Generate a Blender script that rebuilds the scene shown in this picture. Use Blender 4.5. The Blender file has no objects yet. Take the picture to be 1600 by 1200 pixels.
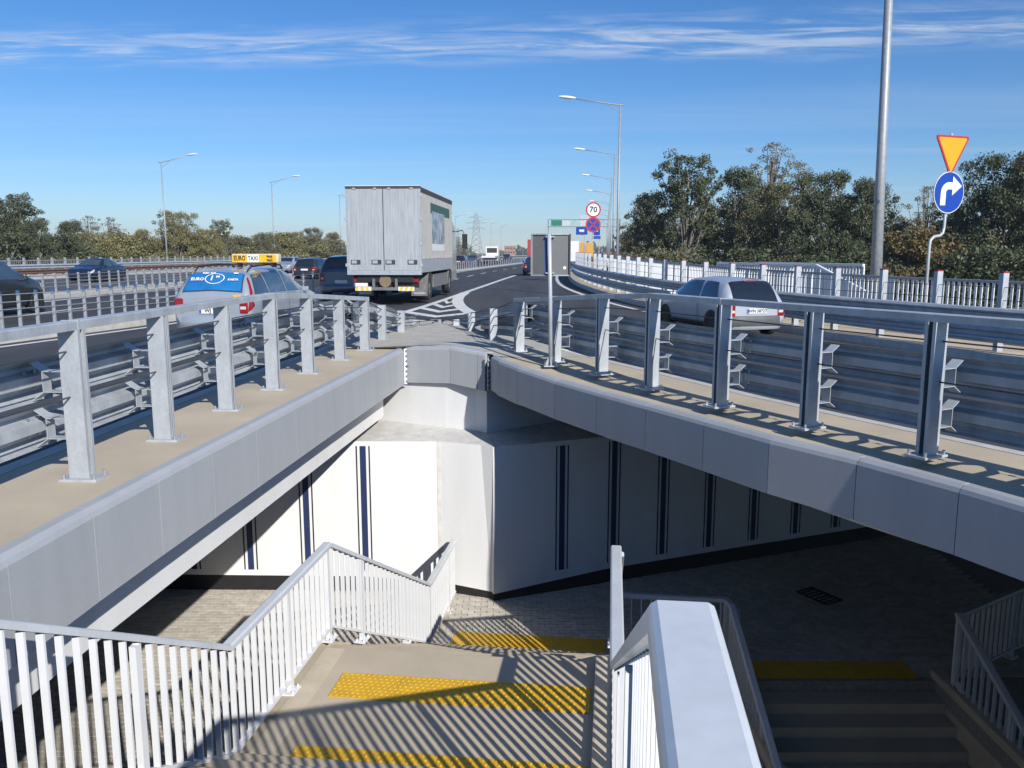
import bpy, bmesh, math, random
import numpy as np
from mathutils import Vector, Matrix
random.seed(7); np.random.seed(7)
R = math.radians
sc = bpy.context.scene
C = sc.collection

# ------------------------------------------------------------------ camera
cam_d = bpy.data.cameras.new('camera'); cam = bpy.data.objects.new('camera', cam_d); C.objects.link(cam)
cam_d.sensor_width = 36; cam_d.lens = 36*1300/1600; cam_d.clip_start = .05; cam_d.clip_end = 6000
cam.location = (0, 0, 1.65); cam.rotation_euler = (R(90)-math.atan(205/1300), 0, 0)
sc.camera = cam
# ------------------------------------------------------------------ sky and sun
SUN_EL, SUN_AZ = 29.5, 151.6          # azimuth measured from +Y towards +X
w = bpy.data.worlds.new('World'); sc.world = w; w.use_nodes = True
nt = w.node_tree; nt.nodes.clear()
def N(t, **k):
    n = nt.nodes.new(t)
    for a, b in k.items(): setattr(n, a, b)
    return n
out = N('ShaderNodeOutputWorld'); bg = N('ShaderNodeBackground'); sky = N('ShaderNodeTexSky')
sky.sky_type = 'NISHITA'; sky.sun_disc = False; sky.sun_elevation = R(SUN_EL); sky.sun_rotation = R(SUN_AZ)
sky.air_density = 1.0; sky.dust_density = 0.0; sky.ozone_density = 4.5; sky.altitude = 0
bg.inputs['Strength'].default_value = .095
tc = N('ShaderNodeTexCoord'); sep = N('ShaderNodeSeparateXYZ'); nt.links.new(tc.outputs['Generated'], sep.inputs[0])
mz = N('ShaderNodeMath', operation='MAXIMUM'); mz.inputs[1].default_value = .03; nt.links.new(sep.outputs['Z'], mz.inputs[0])
dx = N('ShaderNodeMath', operation='DIVIDE'); dy = N('ShaderNodeMath', operation='DIVIDE')
for d_, c_ in ((dx, 'X'), (dy, 'Y')):
    nt.links.new(sep.outputs[c_], d_.inputs[0]); nt.links.new(mz.outputs[0], d_.inputs[1])
comb = N('ShaderNodeCombineXYZ'); nt.links.new(dx.outputs[0], comb.inputs[0]); nt.links.new(dy.outputs[0], comb.inputs[1])
def cloud_layer(scale, rot, loc, nscale, lo, hi, detail=7, dist=.6):
    mp = N('ShaderNodeMapping'); mp.inputs['Scale'].default_value = scale; mp.inputs['Rotation'].default_value = (0, 0, R(rot)); mp.inputs['Location'].default_value = loc
    nt.links.new(comb.outputs[0], mp.inputs[0])
    no = N('ShaderNodeTexNoise'); no.inputs['Scale'].default_value = nscale; no.inputs['Detail'].default_value = detail; no.inputs['Roughness'].default_value = .62; no.inputs['Distortion'].default_value = dist
    nt.links.new(mp.outputs[0], no.inputs['Vector'])
    mr = N('ShaderNodeMapRange'); mr.interpolation_type = 'SMOOTHSTEP'; mr.inputs['From Min'].default_value = lo; mr.inputs['From Max'].default_value = hi
    nt.links.new(no.outputs['Fac'], mr.inputs['Value']); return mr
# one long cirrus band across the sky, broken up by noise
bx = N('ShaderNodeMath', operation='MULTIPLY_ADD'); bx.inputs[1].default_value = .10; nt.links.new(dx.outputs[0], bx.inputs[0]); nt.links.new(dy.outputs[0], bx.inputs[2])
wn = N('ShaderNodeTexNoise'); wn.inputs['Scale'].default_value = .55; wn.inputs['Detail'].default_value = 3; nt.links.new(comb.outputs[0], wn.inputs['Vector'])
by = N('ShaderNodeMath', operation='MULTIPLY_ADD'); by.inputs[1].default_value = 1.1; nt.links.new(wn.outputs['Fac'], by.inputs[0]); nt.links.new(bx.outputs[0], by.inputs[2])
bd = N('ShaderNodeMath', operation='SUBTRACT'); bd.inputs[1].default_value = 4.75; nt.links.new(by.outputs[0], bd.inputs[0])
ba = N('ShaderNodeMath', operation='ABSOLUTE'); nt.links.new(bd.outputs[0], ba.inputs[0])
c1 = N('ShaderNodeMapRange'); c1.interpolation_type = 'SMOOTHSTEP'; c1.inputs['From Min'].default_value = .62; c1.inputs['From Max'].default_value = .0; nt.links.new(ba.outputs[0], c1.inputs['Value'])
c2 = cloud_layer((.9, 3.0, 1), 9, (.4, 1.3, 0), 1.5, .38, .76, 9, 1.2)  # wisps inside
c3 = cloud_layer((.05, .35, 1), 2, (7.7, 4.2, 0), 1.2, .46, .78)     # faint far veils
mul = N('ShaderNodeMath', operation='MULTIPLY'); nt.links.new(c1.outputs[0], mul.inputs[0]); nt.links.new(c2.outputs[0], mul.inputs[1])
m3 = N('ShaderNodeMath', operation='MULTIPLY'); m3.inputs[1].default_value = .26; nt.links.new(c3.outputs[0], m3.inputs[0])
add = N('ShaderNodeMath', operation='ADD', use_clamp=True); nt.links.new(mul.outputs[0], add.inputs[0]); nt.links.new(m3.outputs[0], add.inputs[1])
mix = N('ShaderNodeMix', data_type='RGBA'); mix.inputs['B'].default_value = (7.5, 8.0, 8.6, 1)
fa = N('ShaderNodeMath', operation='MULTIPLY'); fa.inputs[1].default_value = .75; nt.links.new(add.outputs[0], fa.inputs[0])
tint = N('ShaderNodeMix', data_type='RGBA', blend_type='MULTIPLY'); tint.inputs['Factor'].default_value = 1; tint.inputs['B'].default_value = (.85, .95, 1.13, 1); nt.links.new(sky.outputs[0], tint.inputs['A'])
hs = N('ShaderNodeHueSaturation'); hs.inputs['Saturation'].default_value = 1.14; nt.links.new(tint.outputs['Result'], hs.inputs['Color'])
nt.links.new(fa.outputs[0], mix.inputs['Factor']); nt.links.new(hs.outputs[0], mix.inputs['A'])
nt.links.new(mix.outputs['Result'], bg.inputs['Color']); nt.links.new(bg.outputs[0], out.inputs[0])
sl = bpy.data.lights.new('sun', 'SUN'); sun = bpy.data.objects.new('sun', sl); C.objects.link(sun)
sl.energy = 5.0; sl.angle = R(.53); sl.color = (1, .965, .915)
sd = Vector((math.sin(R(SUN_AZ))*math.cos(R(SUN_EL)), math.cos(R(SUN_AZ))*math.cos(R(SUN_EL)), math.sin(R(SUN_EL))))
sun.rotation_euler = sd.to_track_quat('Z', 'Y').to_euler(); sun.location = sd*60
vs = sc.view_settings; vs.view_transform = 'Standard'; vs.look = 'None'; vs.exposure = 0.13; vs.gamma = 1; vs.use_curve_mapping = False
sc.cycles.max_bounces = 6; sc.cycles.diffuse_bounces = 1; sc.cycles.glossy_bounces = 3; sc.cycles.transparent_max_bounces = 6
sc.cycles.use_denoising = True

# ------------------------------------------------------------------ materials
MATS = {}
def mat(name, col, rough=.6, metal=0., var=.12, nscale=6., bump=0., bscale=60., coat=0., col2=None, spec=.5, stretch=None, fine=0., fscale=180., island=0., detail=5):
    """Procedural: base colour broken up by large noise (and a fine grain), optional bump."""
    if name in MATS: return MATS[name]
    m = bpy.data.materials.new(name); m.use_nodes = True; t = m.node_tree; b = t.nodes['Principled BSDF']
    b.inputs['Roughness'].default_value = rough; b.inputs['Metallic'].default_value = metal
    b.inputs['Specular IOR Level'].default_value = spec; b.inputs['Coat Weight'].default_value = coat; b.inputs['Coat Roughness'].default_value = .06
    c = Vector(col); c2 = Vector(col2) if col2 else c*(1-2*var)
    hi = c if col2 else c*(1+var)
    tcn = t.nodes.new('ShaderNodeTexCoord'); src = tcn.outputs['Object']
    if stretch:
        mp = t.nodes.new('ShaderNodeMapping'); mp.inputs['Scale'].default_value = stretch; t.links.new(src, mp.inputs[0]); src = mp.outputs[0]
    no = t.nodes.new('ShaderNodeTexNoise'); no.inputs['Scale'].default_value = nscale; no.inputs['Detail'].default_value = detail; no.inputs['Roughness'].default_value = .6
    t.links.new(src, no.inputs['Vector'])
    rp = t.nodes.new('ShaderNodeValToRGB'); rp.color_ramp.elements[0].position = .3; rp.color_ramp.elements[1].position = .7
    rp.color_ramp.elements[0].color = (*c2, 1); rp.color_ramp.elements[1].color = (*hi, 1)
    t.links.new(no.outputs['Fac'], rp.inputs[0]); colout = rp.outputs[0]
    if fine:
        n2 = t.nodes.new('ShaderNodeTexNoise'); n2.inputs['Scale'].default_value = fscale; n2.inputs['Detail'].default_value = 2
        t.links.new(tcn.outputs['Object'], n2.inputs['Vector'])
        mr = t.nodes.new('ShaderNodeMapRange'); mr.inputs['From Min'].default_value = .3; mr.inputs['From Max'].default_value = .7; mr.inputs['To Min'].default_value = 1-fine; mr.inputs['To Max'].default_value = 1+fine
        t.links.new(n2.outputs['Fac'], mr.inputs['Value'])
        mx = t.nodes.new('ShaderNodeMix'); mx.data_type = 'RGBA'; mx.blend_type = 'MULTIPLY'; mx.inputs['Factor'].default_value = 1
        t.links.new(colout, mx.inputs['A']); t.links.new(mr.outputs[0], mx.inputs['B']); colout = mx.outputs['Result']
    if island:
        g = t.nodes.new('ShaderNodeNewGeometry'); mr = t.nodes.new('ShaderNodeMapRange'); mr.inputs['To Min'].default_value = 1-island; mr.inputs['To Max'].default_value = 1+island
        t.links.new(g.outputs['Random Per Island'], mr.inputs['Value'])
        mx = t.nodes.new('ShaderNodeMix'); mx.data_type = 'RGBA'; mx.blend_type = 'MULTIPLY'; mx.inputs['Factor'].default_value = 1
        t.links.new(colout, mx.inputs['A']); t.links.new(mr.outputs[0], mx.inputs['B']); colout = mx.outputs['Result']
    t.links.new(colout, b.inputs['Base Color'])
    if bump:
        n3 = t.nodes.new('ShaderNodeTexNoise'); n3.inputs['Scale'].default_value = bscale; n3.inputs['Detail'].default_value = 4
        t.links.new(tcn.outputs['Object'], n3.inputs['Vector'])
        bp = t.nodes.new('ShaderNodeBump'); bp.inputs['Strength'].default_value = bump; bp.inputs['Distance'].default_value = .02
        t.links.new(n3.outputs['Fac'], bp.inputs['Height']); t.links.new(bp.outputs[0], b.inputs['Normal'])
    MATS[name] = m; return m
def leaf_mat(name, a, b_, c_):
    m = bpy.data.materials.new(name); m.use_nodes = True; t = m.node_tree; b = t.nodes['Principled BSDF']
    g = t.nodes.new('ShaderNodeNewGeometry'); rp = t.nodes.new('ShaderNodeValToRGB')
    e = rp.color_ramp.elements; e[0].color = (*a, 1); e[1].color = (*c_, 1); x = e.new(.5); x.color = (*b_, 1)
    t.links.new(g.outputs['Random Per Island'], rp.inputs[0]); t.links.new(rp.outputs[0], b.inputs['Base Color'])
    b.inputs['Roughness'].default_value = .55; b.inputs['Specular IOR Level'].default_value = .35
    tr = t.nodes.new('ShaderNodeBsdfTranslucent'); mxs = t.nodes.new('ShaderNodeMixShader'); mxs.inputs[0].default_value = .22
    t.links.new(rp.outputs[0], tr.inputs[0]); t.links.new(b.outputs[0], mxs.inputs[1]); t.links.new(tr.outputs[0], mxs.inputs[2])
    t.links.new(mxs.outputs[0], t.nodes['Material Output'].inputs[0]); MATS[name] = m; return m
galv = mat('galvanised_steel', (.47, .50, .53), .45, .14, var=.12, nscale=5, stretch=(1, 1, .45), bump=.02, bscale=30, fine=.06, fscale=45)
galv_dull = mat('dull_galvanised_steel', (.34, .36, .38), .5, .25, var=.09, nscale=9, fine=.08)
white_paint = mat('white_coated_steel', (.78, .79, .80), .38, 0, var=.03, nscale=3, bump=.03, bscale=500, coat=.1)
rail_paint = mat('pale_grey_coated_steel', (.62, .65, .67), .38, 0, var=.05, nscale=3, bump=.03, bscale=300, coat=.12, fine=.03, fscale=30)
white_wall = mat('white_painted_concrete', (.80, .80, .785), .7, 0, var=.035, nscale=1.3, stretch=(1.6, 1.6, .35), bump=.08, bscale=14, fine=.025, fscale=40, detail=8)
shelf_conc = mat('bearing_shelf_concrete', (.66, .64, .60), .8, 0, var=.10, nscale=5, bump=.1)
grey_panel = mat('grey_polymer_concrete', (.40, .415, .43), .5, 0, var=.035, nscale=1.9, stretch=(2.2, 2.2, .3), bump=.05, bscale=60, fine=.04, fscale=70, detail=8)
beige = mat('beige_resin_walkway', (.60, .505, .37), .85, 0, col2=(.47, .40, .295), nscale=1.1, detail=12, bump=.25, bscale=220, fine=.14, fscale=150)
beige_lt = mat('pale_walkway_band', (.62, .53, .39), .85, 0, var=.07, nscale=4, bump=.2, bscale=220, fine=.1)
nose_conc = mat('pale_concrete', (.50, .47, .41), .85, 0, var=.10, nscale=3, bump=.2, bscale=150, fine=.1)
kerb_conc = mat('pale_kerb_stone', (.56, .54, .49), .8, 0, var=.10, nscale=5, bump=.15, fine=.1)
asphalt = mat('asphalt', (.058, .060, .066), .82, 0, var=.24, nscale=.9, stretch=(1.0, .10, 1), bump=.35, bscale=160, fine=.25, fscale=110, detail=8)
asphalt_old = mat('worn_asphalt', (.095, .095, .098), .85, 0, var=.16, nscale=.9, bump=.3, bscale=160, fine=.22, fscale=110)
paint_w = mat('road_paint', (.72, .72, .70), .7, 0, var=.10, nscale=5, fine=.1, fscale=60)
setts_m = mat('paver_concrete', (.60, .55, .465), .85, 0, var=.08, nscale=9, bump=.4, bscale=90, fine=.12, island=.10)
joint_m = mat('paver_joint_sand', (.34, .31, .26), .95, 0, var=.15, nscale=20)
yellow = mat('yellow_tactile', (.78, .46, .02), .6, 0, nscale=5, col2=(.62, .36, .03), fine=.08, fscale=60, detail=8)
stripe_b = mat('navy_stripe_paint', (.022, .036, .11), .5, 0, var=.05)
stripe_k = mat('dark_line_paint', (.02, .022, .03), .5, 0, var=.05)
plinth_m = mat('black_plinth', (.015, .015, .016), .55, 0, var=.2, nscale=6)
steel_dark = mat('dark_wire', (.10, .11, .12), .5, .6, var=.1)
rust = mat('rusty_beam', (.23, .12, .08), .75, .1, var=.3, nscale=8)
black = mat('black_plastic', (.018, .018, .02), .5, 0, var=.1)
rubber = mat('tyre_rubber', (.025, .025, .027), .75, 0, var=.15)
rimm = mat('alloy_rim', (.55, .56, .58), .35, .7, var=.05)
glass_dk = mat('tinted_glass', (.012, .016, .022), .06, 0, var=.1, spec=.8, coat=1)
glass_lt = mat('car_glass', (.05, .075, .095), .05, 0, var=.15, nscale=2, spec=.9, coat=1)
red_l = mat('tail_light_red', (.28, .008, .012), .2, 0, var=.15, coat=.8)
clear_l = mat('clear_lens', (.62, .60, .58), .15, 0, var=.1, coat=.8)
amber = mat('amber_lens', (.75, .22, .02), .25, 0, var=.1, coat=.5)
plate_w = mat('number_plate_white', (.78, .78, .76), .4, 0, var=.03)
plate_b = mat('plate_blue', (.02, .07, .34), .4, 0, var=.03)
ink = mat('black_lettering', (.02, .02, .022), .5, 0, var=.05)
whitel = mat('white_lettering', (.8, .8, .8), .5, 0, var=.03)
sgn_blue = mat('sign_blue', (.003, .045, .34), .35, 0, var=.03, coat=.3)
sgn_yel = mat('sign_yellow', (.74, .36, .003), .35, 0, var=.03, coat=.3)
sgn_red = mat('sign_red', (.46, .028, .025), .35, 0, var=.04, coat=.3)
sgn_white = mat('sign_white', (.8, .8, .79), .35, 0, var=.02)
sgn_green = mat('sign_green', (.005, .18, .10), .4, 0, var=.03)
sgn_back = mat('sign_back_grey', (.13, .135, .135), .5, .1, var=.05, nscale=4)
capblue = mat('blue_cap', (.035, .10, .24), .45, 0, var=.1)
grass = mat('rough_grass', (.10, .105, .045), .95, 0, var=.3, nscale=.15, bump=.5, bscale=3, fine=.25, fscale=4)
bark = mat('bark', (.22, .195, .16), .9, 0, var=.25, nscale=5, bump=.4, bscale=12)
# ------------------------------------------------------------------ mesh helpers
class MB:
    def __init__(s): s.v = []; s.f = []
    def add(s, vs_, fs):
        o = len(s.v); s.v += [tuple(p) for p in vs_]; s.f += [tuple(i+o for i in f) for f in fs]; return s
    def box(s, c, size, rz=0., M=None):
        x, y, z = (d/2 for d in size); cs, sn = math.cos(rz), math.sin(rz); P = []
        for k in range(8):
            a, b, d = (x if k & 1 else -x), (y if k & 2 else -y), (z if k & 4 else -z)
            P.append((c[0]+a*cs-b*sn, c[1]+a*sn+b*cs, c[2]+d))
        if M is not None: P = [tuple(M @ Vector(p)) for p in P]
        return s.add(P, [(0, 2, 3, 1), (4, 5, 7, 6), (0, 1, 5, 4), (2, 6, 7, 3), (0, 4, 6, 2), (1, 3, 7, 5)])
    def bbox(s, x0, x1, y0, y1, z0, z1): return s.box(((x0+x1)/2, (y0+y1)/2, (z0+z1)/2), (x1-x0, y1-y0, z1-z0))
    def prism(s, poly, z0, z1):
        n = len(poly); zf0 = z0 if callable(z0) else (lambda x, y: z0); zf1 = z1 if callable(z1) else (lambda x, y: z1)
        A = sum(poly[i][0]*poly[(i+1) % n][1]-poly[(i+1) % n][0]*poly[i][1] for i in range(n))
        if A < 0: poly = poly[::-1]
        P = [(x, y, zf0(x, y)) for x, y in poly]+[(x, y, zf1(x, y)) for x, y in poly]
        return s.add(P, [tuple(range(n-1, -1, -1)), tuple(range(n, 2*n))]+[(i, (i+1) % n, n+(i+1) % n, n+i) for i in range(n)])
    def tube(s, pts, r, n=8, r2=None, cap=True):
        pts = [Vector(p) for p in pts]; m = len(pts); P = []
        for i, p in enumerate(pts):
            d = (pts[min(i+1, m-1)]-pts[max(i-1, 0)]).normalized()
            a = d.orthogonal().normalized() if i == 0 else (a-d*a.dot(d)).normalized()
            b = d.cross(a); rr = r if r2 is None else r+(r2-r)*i/(m-1)
            for k in range(n):
                t = 2*math.pi*k/n; P.append(p+(a*math.cos(t)+b*math.sin(t))*rr)
        F = [(i*n+k, i*n+(k+1) % n, (i+1)*n+(k+1) % n, (i+1)*n+k) for i in range(m-1) for k in range(n)]
        if cap: F += [tuple(range(n-1, -1, -1)), tuple(range((m-1)*n, m*n))]
        return s.add(P, F)
    def cyl(s, c, r, h, axis='Z', n=20, r2=None):
        d = {'X': Vector((1, 0, 0)), 'Y': Vector((0, 1, 0)), 'Z': Vector((0, 0, 1))}[axis]*h/2; c = Vector(c)
        return s.tube([c-d, c+d], r, n, r2)
    def sweep(s, path, prof, closed=True, caps=True):
        """prof: (n,z) offsets; n is to the RIGHT of the path direction in plan; mitred."""
        path = [Vector(p) for p in path]; m = len(path); k = len(prof); P = []
        for i, p in enumerate(path):
            d0 = (path[i]-path[i-1]) if i else None; d1 = (path[i+1]-path[i]) if i < m-1 else None
            n0 = Vector((d0.y, -d0.x, 0)).normalized() if d0 is not None else None
            n1 = Vector((d1.y, -d1.x, 0)).normalized() if d1 is not None else None
            if n0 is None: nn = n1
            elif n1 is None: nn = n0
            else:
                nn = (n0+n1).normalized(); nn = nn/max(.4, nn.dot(n1))
            for a, b in prof: P.append(p+nn*a+Vector((0, 0, b)))
        F = []
        for i in range(m-1):
            for j in range(k if closed else k-1):
                F.append((i*k+j, (i+1)*k+j, (i+1)*k+(j+1) % k, i*k+(j+1) % k))
        if caps and closed: F += [tuple(range(k)), tuple(range(m*k-1, (m-1)*k-1, -1))]
        return s.add(P, F)
    def grid(s, rows):
        o = len(s.v); n = len(rows[0])
        for r_ in rows: s.v += [tuple(p) for p in r_]
        s.f += [(o+i*n+j, o+i*n+j+1, o+(i+1)*n+j+1, o+(i+1)*n+j) for i in range(len(rows)-1) for j in range(n-1)]
        return s
    def disc(s, c, r, axis='Y', n=24, rz=1.):
        P = []
        for k in range(n):
            t = 2*math.pi*k/n; a, b = r*math.cos(t), r*math.sin(t)*rz
            P.append({'Y': (c[0]+a, c[1], c[2]+b), 'X': (c[0], c[1]+a, c[2]+b), 'Z': (c[0]+a, c[1]+b, c[2])}[axis])
        return s.add(P, [tuple(range(n))])
    def mesh(s, name, smooth=False, bevel=0., fix=True):
        me = bpy.data.meshes.new(name); me.from_pydata(s.v, [], s.f); 
        if fix or bevel:
            bm = bmesh.new(); bm.from_mesh(me)
            if fix: bmesh.ops.recalc_face_normals(bm, faces=bm.faces)
            if bevel:
                es = [e for e in bm.edges if e.is_manifold and e.calc_face_angle(0) > .5]
                bmesh.ops.bevel(bm, geom=es, offset=bevel, segments=2, affect='EDGES', profile=.6)
            bm.to_mesh(me); bm.free()
        if smooth: me.shade_smooth()
        me.update(); return me
def _tag(o, label=None, cat=None, group=None, kind=None):
    for k, v in (('label', label), ('category', cat), ('group', group), ('kind', kind)):
        if v: o[k] = v
    return o
def thing(name, label, cat, loc=(0, 0, 0), rz=0., group=None, kind=None):
    o = bpy.data.objects.new(name, None); o.empty_display_size = .2; C.objects.link(o); o.location = loc; o.rotation_euler = (0, 0, rz)
    o['_wl'] = list(loc); return _tag(o, label, cat, group, kind)
def put(name, me, m, parent=None, loc=(0, 0, 0), rot=(0, 0, 0), **k):
    if m is not None and not me.materials: me.materials.append(m)
    o = bpy.data.objects.new(name, me); C.objects.link(o); o.parent = parent; o.location = loc; o.rotation_euler = rot
    return _tag(o, **k)
def part(name, mb, m, parent=None, smooth=False, bevel=0., **k):
    """mesh already in the parent's space"""
    return put(name, mb.mesh(name, smooth, bevel), m, parent, **k)
def wpart(name, mb, m, root, smooth=False, bevel=0., **k):
    """mesh in world coordinates, root an unrotated Empty"""
    L = Vector(root.location); mb.v = [(p[0]-L.x, p[1]-L.y, p[2]-L.z) for p in mb.v]
    return put(name, mb.mesh(name, smooth, bevel), m, root, **k)
def struct(name, mb, m, label=None, smooth=False, bevel=0.): return put(name, mb.mesh(name, smooth, bevel), m, None, kind='structure', label=label)
def text(name, s, size, m, parent, loc, rot, align='CENTER', bold=0., sx=1., **k):
    cu = bpy.data.curves.new('lettering', 'FONT'); cu.body = s; cu.size = size; cu.align_x = align; cu.align_y = 'CENTER'; cu.offset = bold; cu.extrude = .0012; cu.resolution_u = 2
    o = bpy.data.objects.new('tmp', cu); C.objects.link(o); dg = bpy.context.evaluated_depsgraph_get(); dg.update()
    me = bpy.data.meshes.new_from_object(o.evaluated_get(dg)); bpy.data.objects.remove(o); bpy.data.curves.remove(cu)
    me.materials.clear(); r = put(name, me, m, parent, loc, rot, **k); r.scale = (sx, 1, 1); return r
def itp(tab, y):
    """piecewise cubic-ish interpolation of (y, x...) tables"""
    T = tab
    if y <= T[0][0]:
        f = (y-T[0][0])/(T[1][0]-T[0][0]); return T[0][1]+(T[1][1]-T[0][1])*f
    for i in range(len(T)-1):
        if y <= T[i+1][0]:
            f = (y-T[i][0])/(T[i+1][0]-T[i][0])
            p0 = T[i-1] if i else None; p1, p2 = T[i], T[i+1]; p3 = T[i+2] if i+2 < len(T) else None
            h = p2[0]-p1[0]; s12 = (p2[1]-p1[1])/h
            m1 = (p2[1]-p0[1])/(p2[0]-p0[0]) if p0 else s12
            m2 = (p3[1]-p1[1])/(p3[0]-p1[0]) if p3 else s12
            f2, f3 = f*f, f*f*f
            return (2*f3-3*f2+1)*p1[1]+(f3-2*f2+f)*h*m1+(-2*f3+3*f2)*p2[1]+(f3-f2)*h*m2
    f = (y-T[-1][0])/(T[-1][0]-T[-2][0]); return T[-1][1]+(T[-1][1]-T[-2][1])*f
def sm(a, b, x):
    t = min(1, max(0, (x-a)/(b-a))); return t*t*(3-2*t)

# ------------------------------------------------------------------ plan curves  (x as a function of y)
LP = [(-6.0, -3.42), (1.9, -3.36), (3.25, -3.29), (4.6, -3.24), (5.97, -3.17), (7.27, -3.10), (8.71, -3.03), (10.06, -2.92), (11.43, -2.82), (12.9, -2.68), (14.2, -2.52)]   # left barrier posts
RP = [(-6.0, 8.0), (2.3, 5.45), (3.4, 5.0), (4.5, 4.5), (5.58, 3.97), (6.67, 3.41), (7.79, 2.83), (8.9, 2.26), (10.11, 1.71), (11.31, 1.23), (12.6, .66), (14.0, .12)]
LF = [(-6, -3.05), (4.27, -2.77), (5.93, -2.66), (7.79, -2.49), (10.11, -2.28), (12.3, -2.07), (14.4, -1.87)]      # left fascia top edge
RF = [(-6, 7.3), (1.0, 5.15), (3.3, 4.25), (5.31, 3.38), (5.9, 3.13), (6.72, 2.7), (7.45, 2.23), (8.29, 1.82), (10.73, .58), (12.45, -.1), (13.31, -.36)]
AK = [(-10, -16), (0, -13.4), (8, -11.9), (16.4, -10.0), (20.9, -9.0), (28, -8.0), (40, -7.0), (60, -5.7), (76, -4.7), (115, -.4), (170, 5.6), (400, 31), (900, 86)]   # main road left kerb
RK = [(-10, 17.5), (4, 13), (11.5, 10.5), (15.2, 9.3), (17.5, 8.45), (22, 6.9), (28.5, 4.9), (36, 3.75), (44, 3.35), (55, 3.7), (70, 4.7), (86, 6.2), (114, 9.4), (141, 12.5), (210, 20), (400, 41), (900, 96)]  # ramp right kerb
_k = lambda y: .06*(1-sm(9.8, 13.31, y))
RFZ = [(y*(1+_k(y)), -1.65*_k(y)) for y, x in RF]; RF = [(y*(1+_k(y)), x*(1+_k(y))) for y, x in RF]
Rz = lambda y: itp(RFZ, y) if y < 13.3 else 0.
Af = lambda y: itp(AK, y); Rf = lambda y: itp(RK, y)
def Kl(y): return itp(LP, y)-.85 if y < 14.2 else itp([(14.2, -3.37), (17, -3.25), (20.3, -2.6)], y)
def Kr(y): return itp(RP, y)+.97 if y < 14 else itp([(14, 1.09), (17, .18), (19.8, -.75), (20.3, -1.2)], y)
YN = 20.3
def zr(x, y):
    base = -.12+.12*sm(18, 60, y)
    xl = Kr(y) if y < 20 else itp([(20, -.9), (60, -.3)], y)
    return base-.034*max(0, x-xl)*(1-sm(24, 44, y))
ys_near = [-8, -4, 0, 2, 4, 6, 8, 9, 10, 11, 12, 13, 14, 15, 16, 17, 18, 19, 19.7, YN]
ys_far = [YN, 21, 22, 23, 24, 25, 26, 27, 28, 30, 32, 34, 36, 38, 40, 43, 46, 50, 55, 60, 66, 72, 80, 90, 100, 115, 130, 150, 170, 200, 240, 300, 400, 600, 900]
def strip_rows(ys, fa, fb, n, dz=0.):
    return [[(fa(y)+(fb(y)-fa(y))*k/n, y, zr(fa(y)+(fb(y)-fa(y))*k/n, y)+dz) for k in range(n+1)] for y in ys]
mb = MB(); mb.grid(strip_rows(ys_near, Af, Kl, 5)); mb.grid(strip_rows(ys_near, Kr, Rf, 6)); mb.grid(strip_rows(ys_far, Af, Rf, 12))
struct('main_road', mb, asphalt, 'dark asphalt carriageway and joining slip road')
# other carriageways on the left
sh = lambda y: .085*max(0, y-48)
L2a = lambda y: Af(y)-1.15; L2b = lambda y: -17.4+sh(y) if y > 10 else -17.4
L3a = lambda y: -18.9+sh(y); L3b = lambda y: -32.5+sh(y)
flat = lambda ys, fa, fb, z, n=2: [[(fa(y)+(fb(y)-fa(y))*k/n, y, z) for k in range(n+1)] for y in ys]
ysL = [-20, 0, 10, 14, 17, 20, 24, 28, 33, 40, 50, 60, 75, 100, 140, 200, 300, 500, 900]
mb = MB(); mb.grid(flat(ysL, L2b, L2a, -.1, 3)); struct('collector_road', mb, asphalt, 'dark asphalt carriageway left of the cable fence')
mb = MB(); mb.grid(flat(ysL, L3b, L3a, -.1, 4)); struct('oncoming_road', mb, asphalt_old, 'grey asphalt carriageway of the oncoming traffic')
# verges / kerb bands between them
def band(name, fa, fb, z0, z1, ys, m, lab):
    mb = MB(); rows = []
    for y in ys:
        a, b = fa(y), fb(y)
        rows.append([(a, y, z0), (a, y, z1), (b, y, z1), (b, y, z0)])
    mb.grid(rows); return struct(name, mb, m, lab)
ysA = [-8, 0, 6, 10, 14, 18, 22, 26, 30, 35, 40, 50, 60, 76, 95, 115, 140, 170, 220, 300, 400, 600]
band('median_kerb', lambda y: Af(y)-1.1, Af, -.3, .06, ysA, kerb_conc, 'pale concrete median strip under the near cable fence')
band('far_median_kerb', lambda y: L3a(y)-.02, lambda y: L2b(y)+.02, -.3, .06, ysL, kerb_conc, 'pale concrete strip under the second cable fence')
band('left_verge', lambda y: L3b(y)-4.5, lambda y: L3b(y)+.02, -.3, .05, ysL, kerb_conc, 'pale concrete verge under the far guard rail')
# embankments and the ground to the horizon
mb = MB(); mb.grid([[(L3b(y)-16, y, -4.2), (L3b(y)-4.4, y, .02)] for y in ysL]); struct('left_embankment', mb, grass)
mb = MB()
for x0, x1, y0, y1 in ((-3000, 2.85, -800, 4000), (5.8, 3000, -800, 4000), (2.85, 5.8, 10.45, 4000), (2.85, 5.8, -800, 4.5)): mb.add([(x0, y0, -4.3), (x1, y0, -4.3), (x1, y1, -4.3), (x0, y1, -4.3)], [(0, 1, 2, 3)])
struct('ground', mb, grass, 'rough grassy ground reaching the horizon')

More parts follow.
